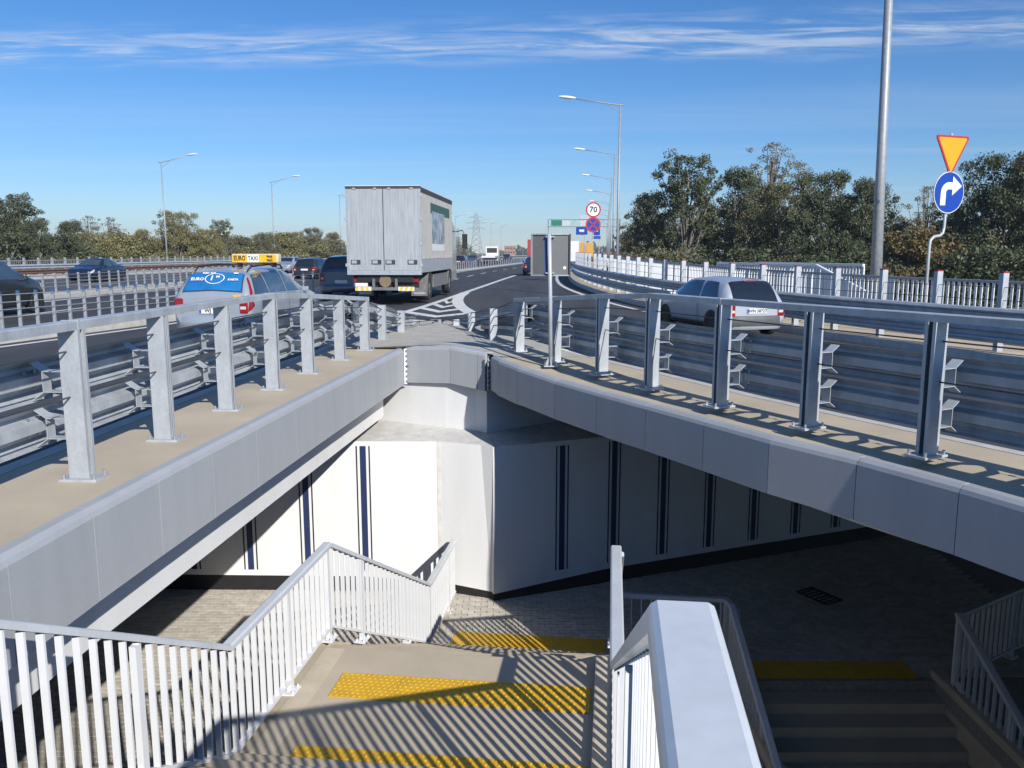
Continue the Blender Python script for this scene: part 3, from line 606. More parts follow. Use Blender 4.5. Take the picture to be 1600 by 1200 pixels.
def barrier(name, label, posts, side, heights, zfun=lambda x, y: 0., beams=(.645, .31), rail_ext=(0, 0), full=True, rail=True, beam_off=.30, beam_range=None, cat='crash barrier', post_geo=None, cables=(.62, .95), sec=3, caps=None):
    """posts: list (x,y) in order; side=+1 beams to the right of the path direction, -1 left"""
    P = [Vector((x, y, zfun(x, y))) for x, y in posts]; n = len(P)
    th = thing(name, label, cat, P[n//2]); L = Vector(th.location)
    tan = [(P[min(i+1, n-1)]-P[max(i-1, 0)]).normalized() for i in range(n)]
    nor = [Vector((t.y, -t.x, 0)).normalized()*side for t in tan]
    cache = {}
    for i, p in enumerate(P):
        h = heights[i] if isinstance(heights, (list, tuple)) else heights; key = round(h, 3)
        if key not in cache: cache[key] = post_geo(h) if post_geo else post_mesh(h)
        a = math.atan2(nor[i].y, nor[i].x); o = put('post', cache[key], None, th, p-L, (0, 0, a))
        if caps: put('reflector_cap', caps, None, o, (0, 0, h))
        if full:
            put('base_plate', BPL, None, o)
            for sx, sy in ((-.12, -.075), (-.12, .075), (.10, -.08), (.10, .08)): put('bolt', BOLTZ, None, o, (sx, sy, 0))
            for zb in beams:
                if zb+.15 < h+.12:
                    put('bracket', BRK, None, o, (0, 0, zb)); put('bolt', BOLTX, None, o, (.225, -.0, zb))
    if rail:
        pr = [(-.06, -.065), (-.06, -.006), (-.052, 0), (.052, 0), (.06, -.006), (.06, -.065)]
        tops = [p+Vector((0, 0, (heights[i] if isinstance(heights, (list, tuple)) else heights)+.065)) for i, p in enumerate(P)]
        tops[0] = tops[0]-tan[0]*rail_ext[0]; tops[-1] = tops[-1]+tan[-1]*rail_ext[1]+(Vector((0, 0, (heights[-1]-heights[-2])/1.4*rail_ext[1])) if isinstance(heights, (list, tuple)) else Vector())
        full_ = MB(); full_.sweep(tops, pr, caps=False); k = 6
        for i0 in range(0, n-1, sec):
            i1 = min(i0+sec, n-1); mb = MB(); mb.v = full_.v[i0*k:(i1+1)*k]; m_ = i1-i0+1
            mb.f = [(r_*k+j, (r_+1)*k+j, (r_+1)*k+(j+1) % k, r_*k+(j+1) % k) for r_ in range(m_-1) for j in range(k)]+[tuple(range(k)), tuple(range(m_*k-1, (m_-1)*k-1, -1))]
            wpart('handrail', mb, galv, th)
            if i1 < n-1:
                q = tops[i1]; mb = MB(); mb.box((q.x, q.y, q.z-.033), (.126, .03, .071), math.atan2(tan[i1].y, tan[i1].x)+math.pi/2); wpart('rail_sleeve', mb, galv, th)
    b0, b1 = beam_range or (0, n-1); idx = list(range(b0, b1+1))
    for zb in beams:
        for i0 in range(0, len(idx)-1, sec):
            ii = idx[i0:i0+sec+1]; dz = .004 if (i0//sec) % 2 else 0
            path = [P[i]+nor[i]*(beam_off+dz)+Vector((0, 0, zb)) for i in ii]
            if i0+sec < len(idx)-1: path[-1] = path[-1]+tan[ii[-1]]*.16
            # finer path along the curve
            pp = []
            for a, b in zip(path[:-1], path[1:]): pp += [a, a.lerp(b, .5)]
            pp.append(path[-1])
            mb = MB(); mb.sweep(pp, w_profile(side)); o = wpart('beam', mb, galv, th)
            for i in ii[1:-1] if len(ii) > 2 else []:
                pass
        for i in idx[::sec] if full else []:
            for s_ in (-.06, .06):
                for zz in (-.06, .06):
                    q = P[i]+nor[i]*(beam_off+.05)+tan[i]*s_+Vector((0, 0, zb+zz)); put('bolt', BOLTX, None, th, q-L, (0, 0, math.atan2(nor[i].y, nor[i].x)))
    for cz in cables:
        mb = MB(); mb.tube([p-nor[i]*(-.02)+Vector((0, 0, min(cz, (heights[i] if isinstance(heights, (list, tuple)) else heights)-.12))) for i, p in enumerate(P)], .007, 5); wpart('cable', mb, steel_dark, th, smooth=True)
    return th
lposts = [(x, y) for y, x in LP[1:]]; lh = [1.1]*7+[1.03, .93, .84]
rposts = [(x, y) for y, x in RP[1:]]; rh_ = [1.1]*8+[1.04, .95, .85]
RailH = lambda hs: [h-.065+.02 for h in hs]
barrier('bridge_barrier', 'galvanised steel bridge barrier with handrail on the sunlit left deck edge', lposts, -1, RailH([1.15]*7+[1.08, .98, .89]), beams=(.73, .385), rail_ext=(1.5, .12))
barrier('bridge_barrier', 'galvanised steel bridge barrier with handrail on the right deck edge, its shadow on the walkway', rposts, 1, RailH([1.15]*8+[1.08, .98, .88]), rail_ext=(1.5, .12))
# ramped barrier ends on the nose
def ramp_end(label, pts, hs, side, start):
    P = [Vector((x, y, 0)) for x, y in pts]; th = thing('barrier_end', label, 'crash barrier', P[1])
    for p, h, q in zip(P, hs, P[1:]+[P[-1]+(P[-1]-P[-2])]):
        a = math.atan2((q-p).y, (q-p).x)+(-math.pi/2 if side > 0 else math.pi/2); mb = MB()
        M = Matrix.Translation(p) @ Matrix.Rotation(a, 4, 'Z'); mb.box((0, 0, h/2), (.14, .10, h), 0, M); wpart('post', mb, galv, th)
    for k, zz in enumerate((0, .0)):
        pass
    nrm = [Vector((1, 0, 0))*side]*len(P)
    path = [Vector(start)]+[p+Vector((.20*side, 0, h-.10)) for p, h in zip(P, hs)]+[P[-1]+(P[-1]-P[-2])*.8+Vector((.2*side, 0, .02))]
    mb = MB(); mb.sweep(path, w_profile(side)); wpart('beam', mb, galv, th)
    lowp = [Vector((start[0], start[1], .31)), path[1]-Vector((0, 0, .26)), path[2]-Vector((0, 0, .20))]; mb = MB(); mb.sweep(lowp, w_profile(side)); wpart('beam', mb, galv, th)
    mb = MB(); q0 = path[0].lerp(path[1], .35); mb.box((q0.x, q0.y, q0.z), (.03, .7, .30), 0); wpart('splice_plate', mb, galv_dull, th)
    anchor = Vector((-1.72, 19.75, .04))
    for k, z0 in enumerate((.92, .70, .45)):
        mb = MB(); mb.tube([Vector((start[0]-.3*side, start[1]-.4, z0)), P[0]+Vector((0, 0, z0*.62)), P[1]+Vector((0, 0, z0*.42)), anchor+Vector((.05*side, 0, .02*k))], .010, 5); wpart('cable', mb, steel_dark, th, smooth=True)
    return th
ramp_end('sloping end of the left barrier dropping to the nose tip', [(-2.50, 16.0), (-2.33, 17.5), (-2.17, 18.9)], [.66, .45, .15], -1, (-2.86, 14.4, .66))
ramp_end('sloping end of the right barrier dropping to the nose tip', [(-.36, 15.9), (-.87, 17.75), (-1.29, 19.15)], [.60, .38, .14], 1, (.48, 14.2, .64))
mb = MB(); mb.cyl((0, 0, .03), .06, .07, n=10); mb.box((0, 0, .012), (.34, .2, .024))
an = thing('cable_anchor', 'small steel anchor where the barrier cables meet on the nose tip', 'anchor', (-1.72, 19.75, 0.004)); part('anchor_block', mb, galv_dull, an)
# ------------------------------------------------------------------ ramp side barrier, footway railing
yy = []; y = 9.0
while y < 62: yy.append(y); y += 1.45 if y < 40 else 2.2
rp = [(Rf(y)+.62, y) for y in yy]
cap = MB(); cap.bbox(-.079, .079, -.053, .053, -.022, .004); CAPM = cap.mesh('reflector_cap'); CAPM.materials.append(mat('red_cap', (.30, .02, .02), .5))
def sidepost(h):
    return post_mesh(h)
barrier('ramp_barrier', 'curved double beam barrier with red capped posts along the slip road', rp, -1, 1.55, zfun=lambda x, y: zw(y), beams=(.72, .36), full=False, rail=False, caps=CAPM, cables=(1.0, 1.25), sec=4)
th_pts = [(Rf(y)+2.28, y, zw(y)) for y in (8, 12, 15, 18, 21, 24, 27, 30, 33, 36, 40, 45, 50, 56, 62)]
railing('footway_railing', 'long white baluster railing behind the slip road footway', th_pts, 1.32, spacing=.15, plates=False, rw=.07, rh=.06, bw=.032, bt=.05, top_m=galv_dull)
# white stair enclosure behind the footway
railing('stair_enclosure', 'white railing around a second stair, with a slanted rail, in front of the trees', [(Rf(30)+2.75, 30, zw(30)), (Rf(24.6)+2.9, 24.6, zw(24.6)+.1), (Rf(21.6)+3.5, 21.6, zw(21.6)-1.2)], 1.42, spacing=.14, rw=.08, rh=.08, bw=.03, bt=.05, plates=False, top_m=white_paint)
railing('stair_enclosure', 'rear white railing of the second stair beyond the footway', [(Rf(30)+4.4, 30.6, zw(30)), (Rf(24.6)+4.6, 25.4, zw(24.6)+.1)], 1.42, spacing=.14, rw=.08, rh=.08, bw=.03, bt=.05, plates=False, top_m=white_paint)

# ------------------------------------------------------------------ cable fences on the left and the far guard rail
def cfence(name, label, line, h, z, ncab, size, capm, group=None, cab_r=.009):
    th = thing(name, label, 'cable barrier', (*line[len(line)//3], z)); L = Vector(th.location)
    mb = MB(); mb.bbox(-size/2, size/2, -size*.35, size*.35, 0, h); me = mb.mesh('post'); me.materials.append(galv_dull)
    cm = MB(); cm.bbox(-size*.54, size*.54, -size*.40, size*.40, -.05, .012); cme = cm.mesh('cap'); cme.materials.append(capm)
    for k, (x, y) in enumerate(line[:300]):
        o = put('post', me, None, th, (x-L.x, y-L.y, 0), (0, 0, random.uniform(-.05, .05))); put('cap', cme, None, o, (0, 0, h))
    for c in range(ncab):
        zz = z+h*(.93-.19*c); mb = MB(); mb.tube([(x+.03*(1 if k % 2 else -1)*0+size*.55, y, zz) for k, (x, y) in enumerate(line[::3])]+[(line[-1][0], line[-1][1], zz)], cab_r, 5); wpart('cable', mb, galv_dull, th)
    return th
def march(f, y0, y1, step):
    P = []; y = y0
    while y < y1:
        P.append((f(y), y)); y += step(y)
    return P
cfence('median_cable_fence', 'blue capped cable fence on the pale median right behind the taxi', march(lambda y: Af(y)-.55, 11, 150, lambda y: .46 if y < 30 else (1.15 if y < 90 else 2.2)), .80, .06, 4, .062, capblue)
cfence('far_cable_fence', 'second cable fence, farther left, between the dark crossover and the oncoming lanes', march(lambda y: (L3a(y)+L2b(y))/2, 18, 190, lambda y: .9 if y < 60 else 2.0), .78, .06, 4, .075, galv_dull, cab_r=.010)
gl = [(L3b(y)-.6, y) for y in [14+2.0*k for k in range(75)]]
P = [Vector((x, y, .05)) for x, y in gl]
gth = thing('far_guard_rail', 'steel guard rail with brown lower beam on the far left verge before the trees', 'crash barrier', P[20]); L = Vector(gth.location)
pm = MB(); pm.bbox(-.06, .06, -.05, .05, 0, .8); pme = pm.mesh('post'); pme.materials.append(galv_dull)
for p in P: put('post', pme, None, gth, p-L)
for zb, m in ((.68, galv), (.34, rust)):
    for i0 in range(0, len(P)-1, 4):
        mb = MB(); mb.sweep([q+Vector((.09, 0, zb)) for q in P[i0:i0+5]], w_profile(1)); wpart('beam', mb, m, gth)
fth = thing('far_footway_fence', 'grey post and bar fence along the far left edge under the trees', 'fence', (L3b(50)-3.6, 50, .05)); L = Vector(fth.location)
pm = MB(); pm.bbox(-.07, .07, -.07, .07, 0, 1.25); pme = pm.mesh('post'); pme.materials.append(galv_dull)
fp = [Vector((L3b(y)-3.6, y, .05)) for y in [14+1.6*k for k in range(94)]]
for p in fp: put('post', pme, None, fth, p-L)
for zz in (1.05, .2):
    mb = MB(); mb.sweep([p+Vector((0, 0, zz)) for p in fp], [(-.03, -.03), (-.03, .03), (.03, .03), (.03, -.03)]); wpart('rail', mb, galv_dull, fth)
mb = MB()
for a, b in zip(fp[:-1], fp[1:]):
    for k in range(1, 8): q = a.lerp(b, k/8); mb.box((q.x, q.y, .62+.05), (.02, .02, .86))
wpart('bar_row', mb, galv_dull, fth, kind='stuff')

# ------------------------------------------------------------------ painted markings
def paint(name, pts_l, pts_r, lab=None, dz=.005, m=paint_w):
    mb = MB(); mb.grid([[(a[0], a[1], zr(*a)+dz), ((a[0]+b[0])/2, (a[1]+b[1])/2, zr((a[0]+b[0])/2, (a[1]+b[1])/2)+dz), (b[0], b[1], zr(*b)+dz)] for a, b in zip(pts_l, pts_r)])
    return struct(name, mb, m, lab)
def line_along(name, f, y0, y1, wd, lab=None, n=None, dz=.006):
    n = n or max(2, int((y1-y0)/2)); ys = [y0+(y1-y0)*k/n for k in range(n+1)]; return paint(name, [(f(y)-wd/2, y) for y in ys], [(f(y)+wd/2, y) for y in ys], lab, dz)
EL = [(20.0, -4.2), (24.6, -3.25), (37, -2.02), (62, .25), (75, 1.3)]; El = lambda y: itp(EL, y)
line_along('edge_line', El, 23.2, 63, .26, 'white edge line of the main road beside the chevrons')
# chevron island curve
CV = [(23.3, -.98), (25, -1.28), (27, -1.62), (29, -1.86), (31, -2.02), (33.5, -2.10), (36, -2.05)]; Cv = lambda y: itp(CV, y)
line_along('island_edge_line', Cv, 22.4, 36.6, .42, 'broad curved white line closing the chevron island', n=14, dz=.0075)
for k, yv in enumerate((23.3, 25.2, 27.2, 29.4, 31.8)):
    wd = .38+.05*k; vx = El(yv+1.0)*.45+Cv(yv+1.0)*.55
    pts = [(El(yv+1.7)+.05, yv+1.7), (vx, yv), (Cv(yv+1.2)-.12, yv+1.2)]
    mb = MB(); mb.grid([[(x, y-wd, zr(x, y)+.0045), (x, y+wd, zr(x, y)+.0045)] for x, y in pts]); struct('chevron', mb, paint_w)
for k in range(14):   # dashed lane line of the main road
    y0 = 27+k*8; f = lambda y: (Af(y)*.62+El(min(y, 75))*.38) if y < 62 else itp([(62, -2.2), (80, -.9), (115, 3.0), (170, 9)], y)
    f = lambda y: itp([(20, -6.6), (40, -4.5), (62, -2.9), (80, -1.2), (115, 3.0), (170, 9)], y)
    line_along('lane_dash', f, y0, y0+3.2, .16, n=2)
for k in range(12):
    y0 = 62+k*7; f = lambda y: itp([(55, .3), (62, .9), (80, 2.4), (115, 6.2), (170, 12.4)], y); line_along('lane_dash', f, y0, y0+2.6, .16, n=2)
line_along('ramp_edge_line', lambda y: Rf(y)-.75, 24, 62, .20, 'white edge line on the right of the slip road')
line_along('ramp_left_line', lambda y: Kr(y)+.22, 13, 19.8, .20, 'white edge line on the left of the slip road', n=12)
line_along('left_lane_line', lambda y: Kl(y)-.6, -2, 20, .18, 'white edge line of the main road along the left barrier', n=12)
line_along('median_edge_line', lambda y: Af(y)+.45, 0, 200, .18, 'white edge line along the median kerb', n=40)
def flat_line(name, f, y0, y1, wd, z=-.094):
    n = max(2, int((y1-y0)/4)); mb = MB(); mb.grid([[(f(y)-wd/2, y, z), (f(y)+wd/2, y, z)] for y in [y0+(y1-y0)*k/n for k in range(n+1)]]); return struct(name, mb, paint_w)
flat_line('collector_edge_line', lambda y: L2b(y)+.5, 10, 200, .22); 
for k in range(12): flat_line('lane_dash', lambda y: L2b(y)+3.6, 14+k*9, 18+k*9, .16)
for k in range(12): flat_line('lane_dash', lambda y: L3a(y)-4.2, 18+k*9, 22+k*9, .16)
flat_line('oncoming_edge_line', lambda y: L3b(y)+.5, 14, 200, .22); flat_line('oncoming_edge_line', lambda y: L3a(y)-.5, 14, 200, .22)
# ------------------------------------------------------------------ street lamps
def lamp(label, base, h, arm, r=.11, group='street lamps along the roads', al=3.3, rise=.42):
    th = thing('street_lamp', label, 'street lamp', base, group=group); a = Vector((arm[0], arm[1], 0)).normalized()
    mb = MB(); mb.tube([(0, 0, 0), (0, 0, h*.35), (0, 0, h)], r, 10, r*.55); part('pole', mb, galv_dull, th, smooth=True)
    mb = MB(); mb.tube([a*-.25+Vector((0, 0, h-.02)), Vector((0, 0, h-.02)), a*(al*.4)+Vector((0, 0, h+rise*.35)), a*al+Vector((0, 0, h+rise))], .05, 8, .035); part('arm', mb, galv_dull, th, smooth=True)
    mb = MB(); mb.tube([Vector((0, 0, h-.55)), a*.9+Vector((0, 0, h+.08))], .02, 6); part('arm_strut', mb, galv_dull, th)
    mb = MB(); c = a*(al+.35)+Vector((0, 0, h+rise+.06)); rows = []
    n = a.cross(Vector((0, 0, 1)))
    for t in (-.5, -.42, -.25, 0, .25, .42, .5):
        wd = .17*math.sqrt(max(.02, 1-(t/.52)**2)); ring = []
        for k in range(9):
            q = math.pi*2*k/8; ring.append(c+a*t*1.15+n*wd*math.cos(q)+Vector((0, 0, .11*math.sin(q)*math.sqrt(max(.05, 1-(t/.55)**2))+t*.1)))
        rows.append(ring)
    mb.grid(rows); part('luminaire', mb, white_paint, th, smooth=True)
    mb = MB(); mb.box((0, 0, .03), (.4, .4, .06)); mb.box((r*.95, 0, 1.0), (.02, .1, .35)); part('base', mb, galv_dull, th)
    return th
lamp('thick grey lamp post behind the footway railing, cut by the top of the picture', (Rf(21.9)+2.60, 21.9, zw(22)+.0), 11.6, (-1, .25), r=.155).rotation_euler = (0, R(-1.25), 0)
onames = ['first', 'second', 'third', 'fourth', 'fifth', 'sixth', 'seventh', 'eighth', 'ninth', 'tenth']
for k in range(9):
    y = 58+28*k; x = 7.25+3.05*k; lamp('%s lamp, counting away from the camera, in the right hand row over the slip road' % onames[k], (x, y, .1), 11.35, (-1, 0), al=3.2)
for k, (x, y) in enumerate([(-40.8, 62), (-37.3, 91), (-32.7, 116), (-29, 143), (-25.6, 170), (-22.2, 198), (-15.0, 225), (-9.6, 252), (-7, 280), (-4, 308)]):
    lamp('%s lamp, counting away from the camera, in the left hand row by the trees' % onames[k], (x, y, -.2), 11.35, (1, 0), r=.10, al=3.0, rise=.75)

# ------------------------------------------------------------------ signs
def arrow_right(mb, r, y):
    # bent arrow: stem up, turn right, head   (x right, z up, at depth y)
    w_ = .17*r; P = []
    pts = []
    stem = [(-.38*r, -.62*r), (-.38*r, -.02*r)]
    cx, cz, R0 = -.38*r+.34*r, -.02*r, .34*r
    arc = [(cx-R0*math.cos(t), cz+R0*math.sin(t)) for t in [math.pi/2*k/6 for k in range(7)]]
    path = [stem[0]]+arc+[(.22*r, arc[-1][1])]
    Lp, Rp = [], []
    for i, p in enumerate(path):
        a = path[max(i-1, 0)]; b = path[min(i+1, len(path)-1)]; d = Vector((b[0]-a[0], b[1]-a[1])).normalized(); n = Vector((-d.y, d.x))*w_
        Lp.append((p[0]+n.x, y, p[1]+n.y)); Rp.append((p[0]-n.x, y, p[1]-n.y))
    mb.grid([[a, b] for a, b in zip(Lp, Rp)])
    zc = arc[-1][1]; mb.add([(.20*r, y, zc+.46*r), (.20*r, y, zc-.46*r), (.82*r, y, zc)], [(0, 1, 2)])
def round_tri(s, rad, y, m=6):
    """downward triangle, side s, rounded corners"""
    h = s*math.sqrt(3)/2; V_ = [(-s/2, h/3), (s/2, h/3), (0, -2*h/3)]; P = []
    for i in range(3):
        p = Vector(V_[i]); a = (Vector(V_[i-1])-p).normalized(); b = (Vector(V_[(i+1) % 3])-p).normalized(); c = p+(a+b).normalized()*rad*2
        a0 = math.atan2(-b.x*0+(-(a.x)), 0) if False else None
        d0 = -(Vector((-a.y, a.x)) if Vector((-a.y, a.x)).dot(b) > 0 else Vector((a.y, -a.x))); d1 = -(Vector((-b.y, b.x)) if Vector((-b.y, b.x)).dot(a) > 0 else Vector((b.y, -b.x)))
        for k in range(m+1): q = (d0*(1-k/m)+d1*(k/m)).normalized()*rad+c; P.append((q.x, y, q.y))
    return P
sx, sy = Rf(19.6)+2.30, 19.6
sg = thing('road_sign', 'yellow give way triangle above a blue turn right disc on a bent pole', 'road sign', (sx, sy, zw(19.6)), R(22))
zb = zw(19.6)
mb = MB(); mb.tube([(-.42, 0, 0), (-.42, 0, 2.05), (-.40, 0, 2.2), (-.3, 0, 2.28), (-.1, .02, 2.30), (.0, .03, 2.36), (.03, .03, 2.5), (.03, .03, 4.6)], .035, 8); part('pole', mb, galv, sg, smooth=True)
zt_, zd_ = 3.98-zb, 3.02-zb
def flatpoly(P, dy): return [(p[0], p[1]+dy, p[2]) for p in P]
def plate_from(P, t):
    mb = MB(); n = len(P); mb.add(P+flatpoly(P, t), [tuple(range(n)), tuple(range(2*n-1, n-1, -1))]+[(i, (i+1) % n, n+(i+1) % n, n+i) for i in range(n)]); return mb
def up(P, z): return [(p[0]+.03, p[1], p[2]+z) for p in P]
tri = part('triangle_plate', plate_from(up(round_tri(1.06, .045, -.03), zt_), .025), sgn_red, sg)
mb = MB(); P = up(round_tri(.90, .03, -.033), zt_); mb.add(P, [tuple(range(len(P)))]); part('triangle_face', mb, sgn_yel, tri)
mb = MB(); mb.cyl((.03, -.018, zd_), .47, .024, 'Y', 36); dp_ = part('disc_plate', mb, sgn_white, sg)
mb = MB(); mb.disc((.03, -.032, zd_), .455, 'Y', 36); part('disc_face', mb, sgn_blue, dp_)
mb = MB(); arrow_right(mb, .47, -.035); mb.v = [(p[0]+.03, p[1], p[2]+zd_) for p in mb.v]; part('arrow', mb, sgn_white, dp_)
# speed limit and no stopping
sg = thing('road_sign', 'red ringed speed limit 70 over a blue no stopping disc, far up the slip road', 'road sign', (4.5, 47, .1), R(2))
mb = MB(); mb.tube([(-.45, 0, 0), (-.45, 0, 1.9), (-.38, 0, 2.05), (-.1, 0, 2.1), (0, .02, 2.2), (0, .03, 2.35), (0, .03, 4.4)], .035, 8); part('pole', mb, galv, sg, smooth=True)
for z, kind in ((3.9, 70), (3.09, 0)):
    mb = MB(); mb.cyl((0, -.02, z), .42, .03, 'Y', 32); dpl = part('disc_plate', mb, sgn_red, sg)
    mb = MB(); mb.disc((0, -.037, z), .335, 'Y', 32); part('disc_face', mb, sgn_white if kind else sgn_blue, dpl)
    if kind: text('lettering', '70', .44, ink, dpl, (0, -.040, z), (R(90), 0, 0), bold=.012)
    else:
        for a in (45, -45):
            mb = MB(); mb.box((0, -.0395, 0), (.70, .004, .075), 0); M = Matrix.Translation((0, 0, z)) @ Matrix.Rotation(R(a), 4, 'Y'); mb.v = [tuple(M @ Vector(p)) for p in mb.v]; part('cross_bar', mb, sgn_red, dpl)
# small blue bus lane signs
def blue_sign(label, loc, w_, h_, z, extra):
    s = thing('road_sign', label, 'road sign', loc); mb = MB(); mb.tube([(.25, .03, 0), (.25, .03, z-h_*.7), (0, .03, z-h_*.5), (0, .03, z+h_*.45)], .035, 6); part('pole', mb, galv, s)
    mb = MB(); mb.bbox(-w_/2, w_/2, -.015, .015, z-h_/2, z+h_/2); p = part('plate', mb, sgn_blue, s)
    mb = MB(); mb.bbox(-w_*.22, w_*.22, -.02, -.016, z-h_*.05, z+h_*.16); mb.bbox(-w_*.18, w_*.18, -.022, -.018, z-h_*.14, z-h_*.07); part('bus_symbol', mb, sgn_white, p)
    if extra: mb = MB(); mb.bbox(-w_*.6, w_*.6, -.015, .015, z-h_*.9, z-h_*.58); part('supplementary_plate', mb, plate_b, s)
blue_sign('wide blue bus lane sign left of the no stopping disc', (6.1, 74, .1), 1.0, .68, 3.45, False)
blue_sign('upright blue bus sign right of the no stopping disc', (7.6, 76, .1), .62, .86, 3.55, True)
# gantry
ga = thing('sign_gantry', 'white lattice gantry with green direction boards far over the road', 'gantry', (21.5, 172, 0))
mb = MB()
for z in (6.9, 8.3):
    for yv in (-.5, .5): mb.tube([(-14.3, yv, z), (.6, yv, z)], .07, 6)
for k in range(11): mb.tube([(-14.3+k*1.45, -.5, 6.9 if k % 2 else 8.3), (-14.3+(k+1)*1.45 if k < 10 else .6, -.5, 8.3 if k % 2 else 6.9)], .05, 5)
part('truss', mb, galv_dull, ga)
for xx in (.4,): mb = MB(); mb.tube([(xx, 0, 0), (xx, 0, 8.5)], .25, 8); part('leg', mb, galv_dull, ga)
mb = MB(); mb.tube([(-14.1, 0, 0), (-14.1, 0, 8.4)], .1, 8); part('leg', mb, galv_dull, ga)
for x0, x1, m in ((-13.6, -11.4, sgn_green), (-11.3, -9.7, MATS['lorry_board'] if 'lorry_board' in MATS else mat('board_grey', (.50, .53, .56), .5)), (-7.7, -6.2, mat('board_grey', (.50, .53, .56), .5)), (-5.9, -4.6, sgn_green)):
    mb = MB(); mb.bbox(x0, x1, -.62, -.56, 7.05, 8.15); part('board', mb, m, ga)
mb = MB(); mb.bbox(-7.8, -5.2, -.62, -.56, 8.4, 9.2); part('board', mb, mat('pale_board', (.45, .50, .56), .5), ga)
# back of the double board sign at the deck edge
sb = thing('double_road_sign', 'grey backs of two angled sign boards on a slim pole at the right deck edge', 'road sign', (.57, 12.16, .0))
mb = MB(); mb.tube([(0, 0, 0), (-.015, .0, 1.1), (-.035, 0, 1.92)], .030, 12); part('pole', mb, galv, sb, smooth=True)
mb = MB(); mb.box((0, 0, .008), (.2, .2, .016)); 
for a in (0, 90, 180, 270):
    q = Matrix.Rotation(R(a), 4, 'Z'); mb.add([q @ Vector(p) for p in ((.03, -.004, .016), (.09, -.004, .016), (.03, -.004, .14), (.03, .004, .016), (.09, .004, .016), (.03, .004, .14))], [(0, 1, 2), (5, 4, 3), (0, 3, 4, 1), (1, 4, 5, 2), (2, 5, 3, 0)])
bpz = part('base_plate', mb, galv, sb)
for q in ((-.08, -.08), (.08, -.08), (-.08, .08), (.08, .08)): put('bolt', BOLTZ, None, bpz, (*q, 0))
def board(x0, yaw, w_, sgn, cz=1.62, h_=.60):
    M = Matrix.Translation((x0, .05, cz)) @ Matrix.Rotation(yaw, 4, 'Z')
    def tr(mb): mb.v = [tuple(M @ Vector(p)) for p in mb.v]; return mb
    x1, x2 = (0, w_) if sgn > 0 else (-w_, 0)
    mb = MB(); mb.bbox(x1, x2, 0, .004, -h_/2, h_/2); b = part('board', tr(mb), sgn_back, sb)
    for (a, b_, c, d) in ((x1, x2, -h_/2-.004, -h_/2+.014), (x1, x2, h_/2-.014, h_/2+.004)): mb = MB(); mb.bbox(a, b_, -.022, .006, c, d); part('edge_flange', tr(mb), galv_dull, b)
    xe = x2 if sgn > 0 else x1
    mb = MB(); mb.bbox(xe-.012, xe+.012, -.0225, .0065, -h_/2, h_/2); part('edge_flange', tr(mb), black if sgn > 0 else galv_dull, b)
    if sgn > 0: mb = MB(); mb.disc((w_*.74, -.002, -h_*.31), .022, 'Y', 14); part('sticker', tr(mb), sgn_white, b)
board(.0, R(9), .27, 1); board(-.08, R(-18), .21, -1)
mb = MB(); mb.bbox(-.10, .0, .055, .06, 1.33, 1.91); part('fold_panel', mb, plate_b, sb)
for z in (1.36, 1.88): mb = MB(); mb.box((-.02, .02, z), (.13, .05, .02)); part('clamp', mb, rimm, sb)

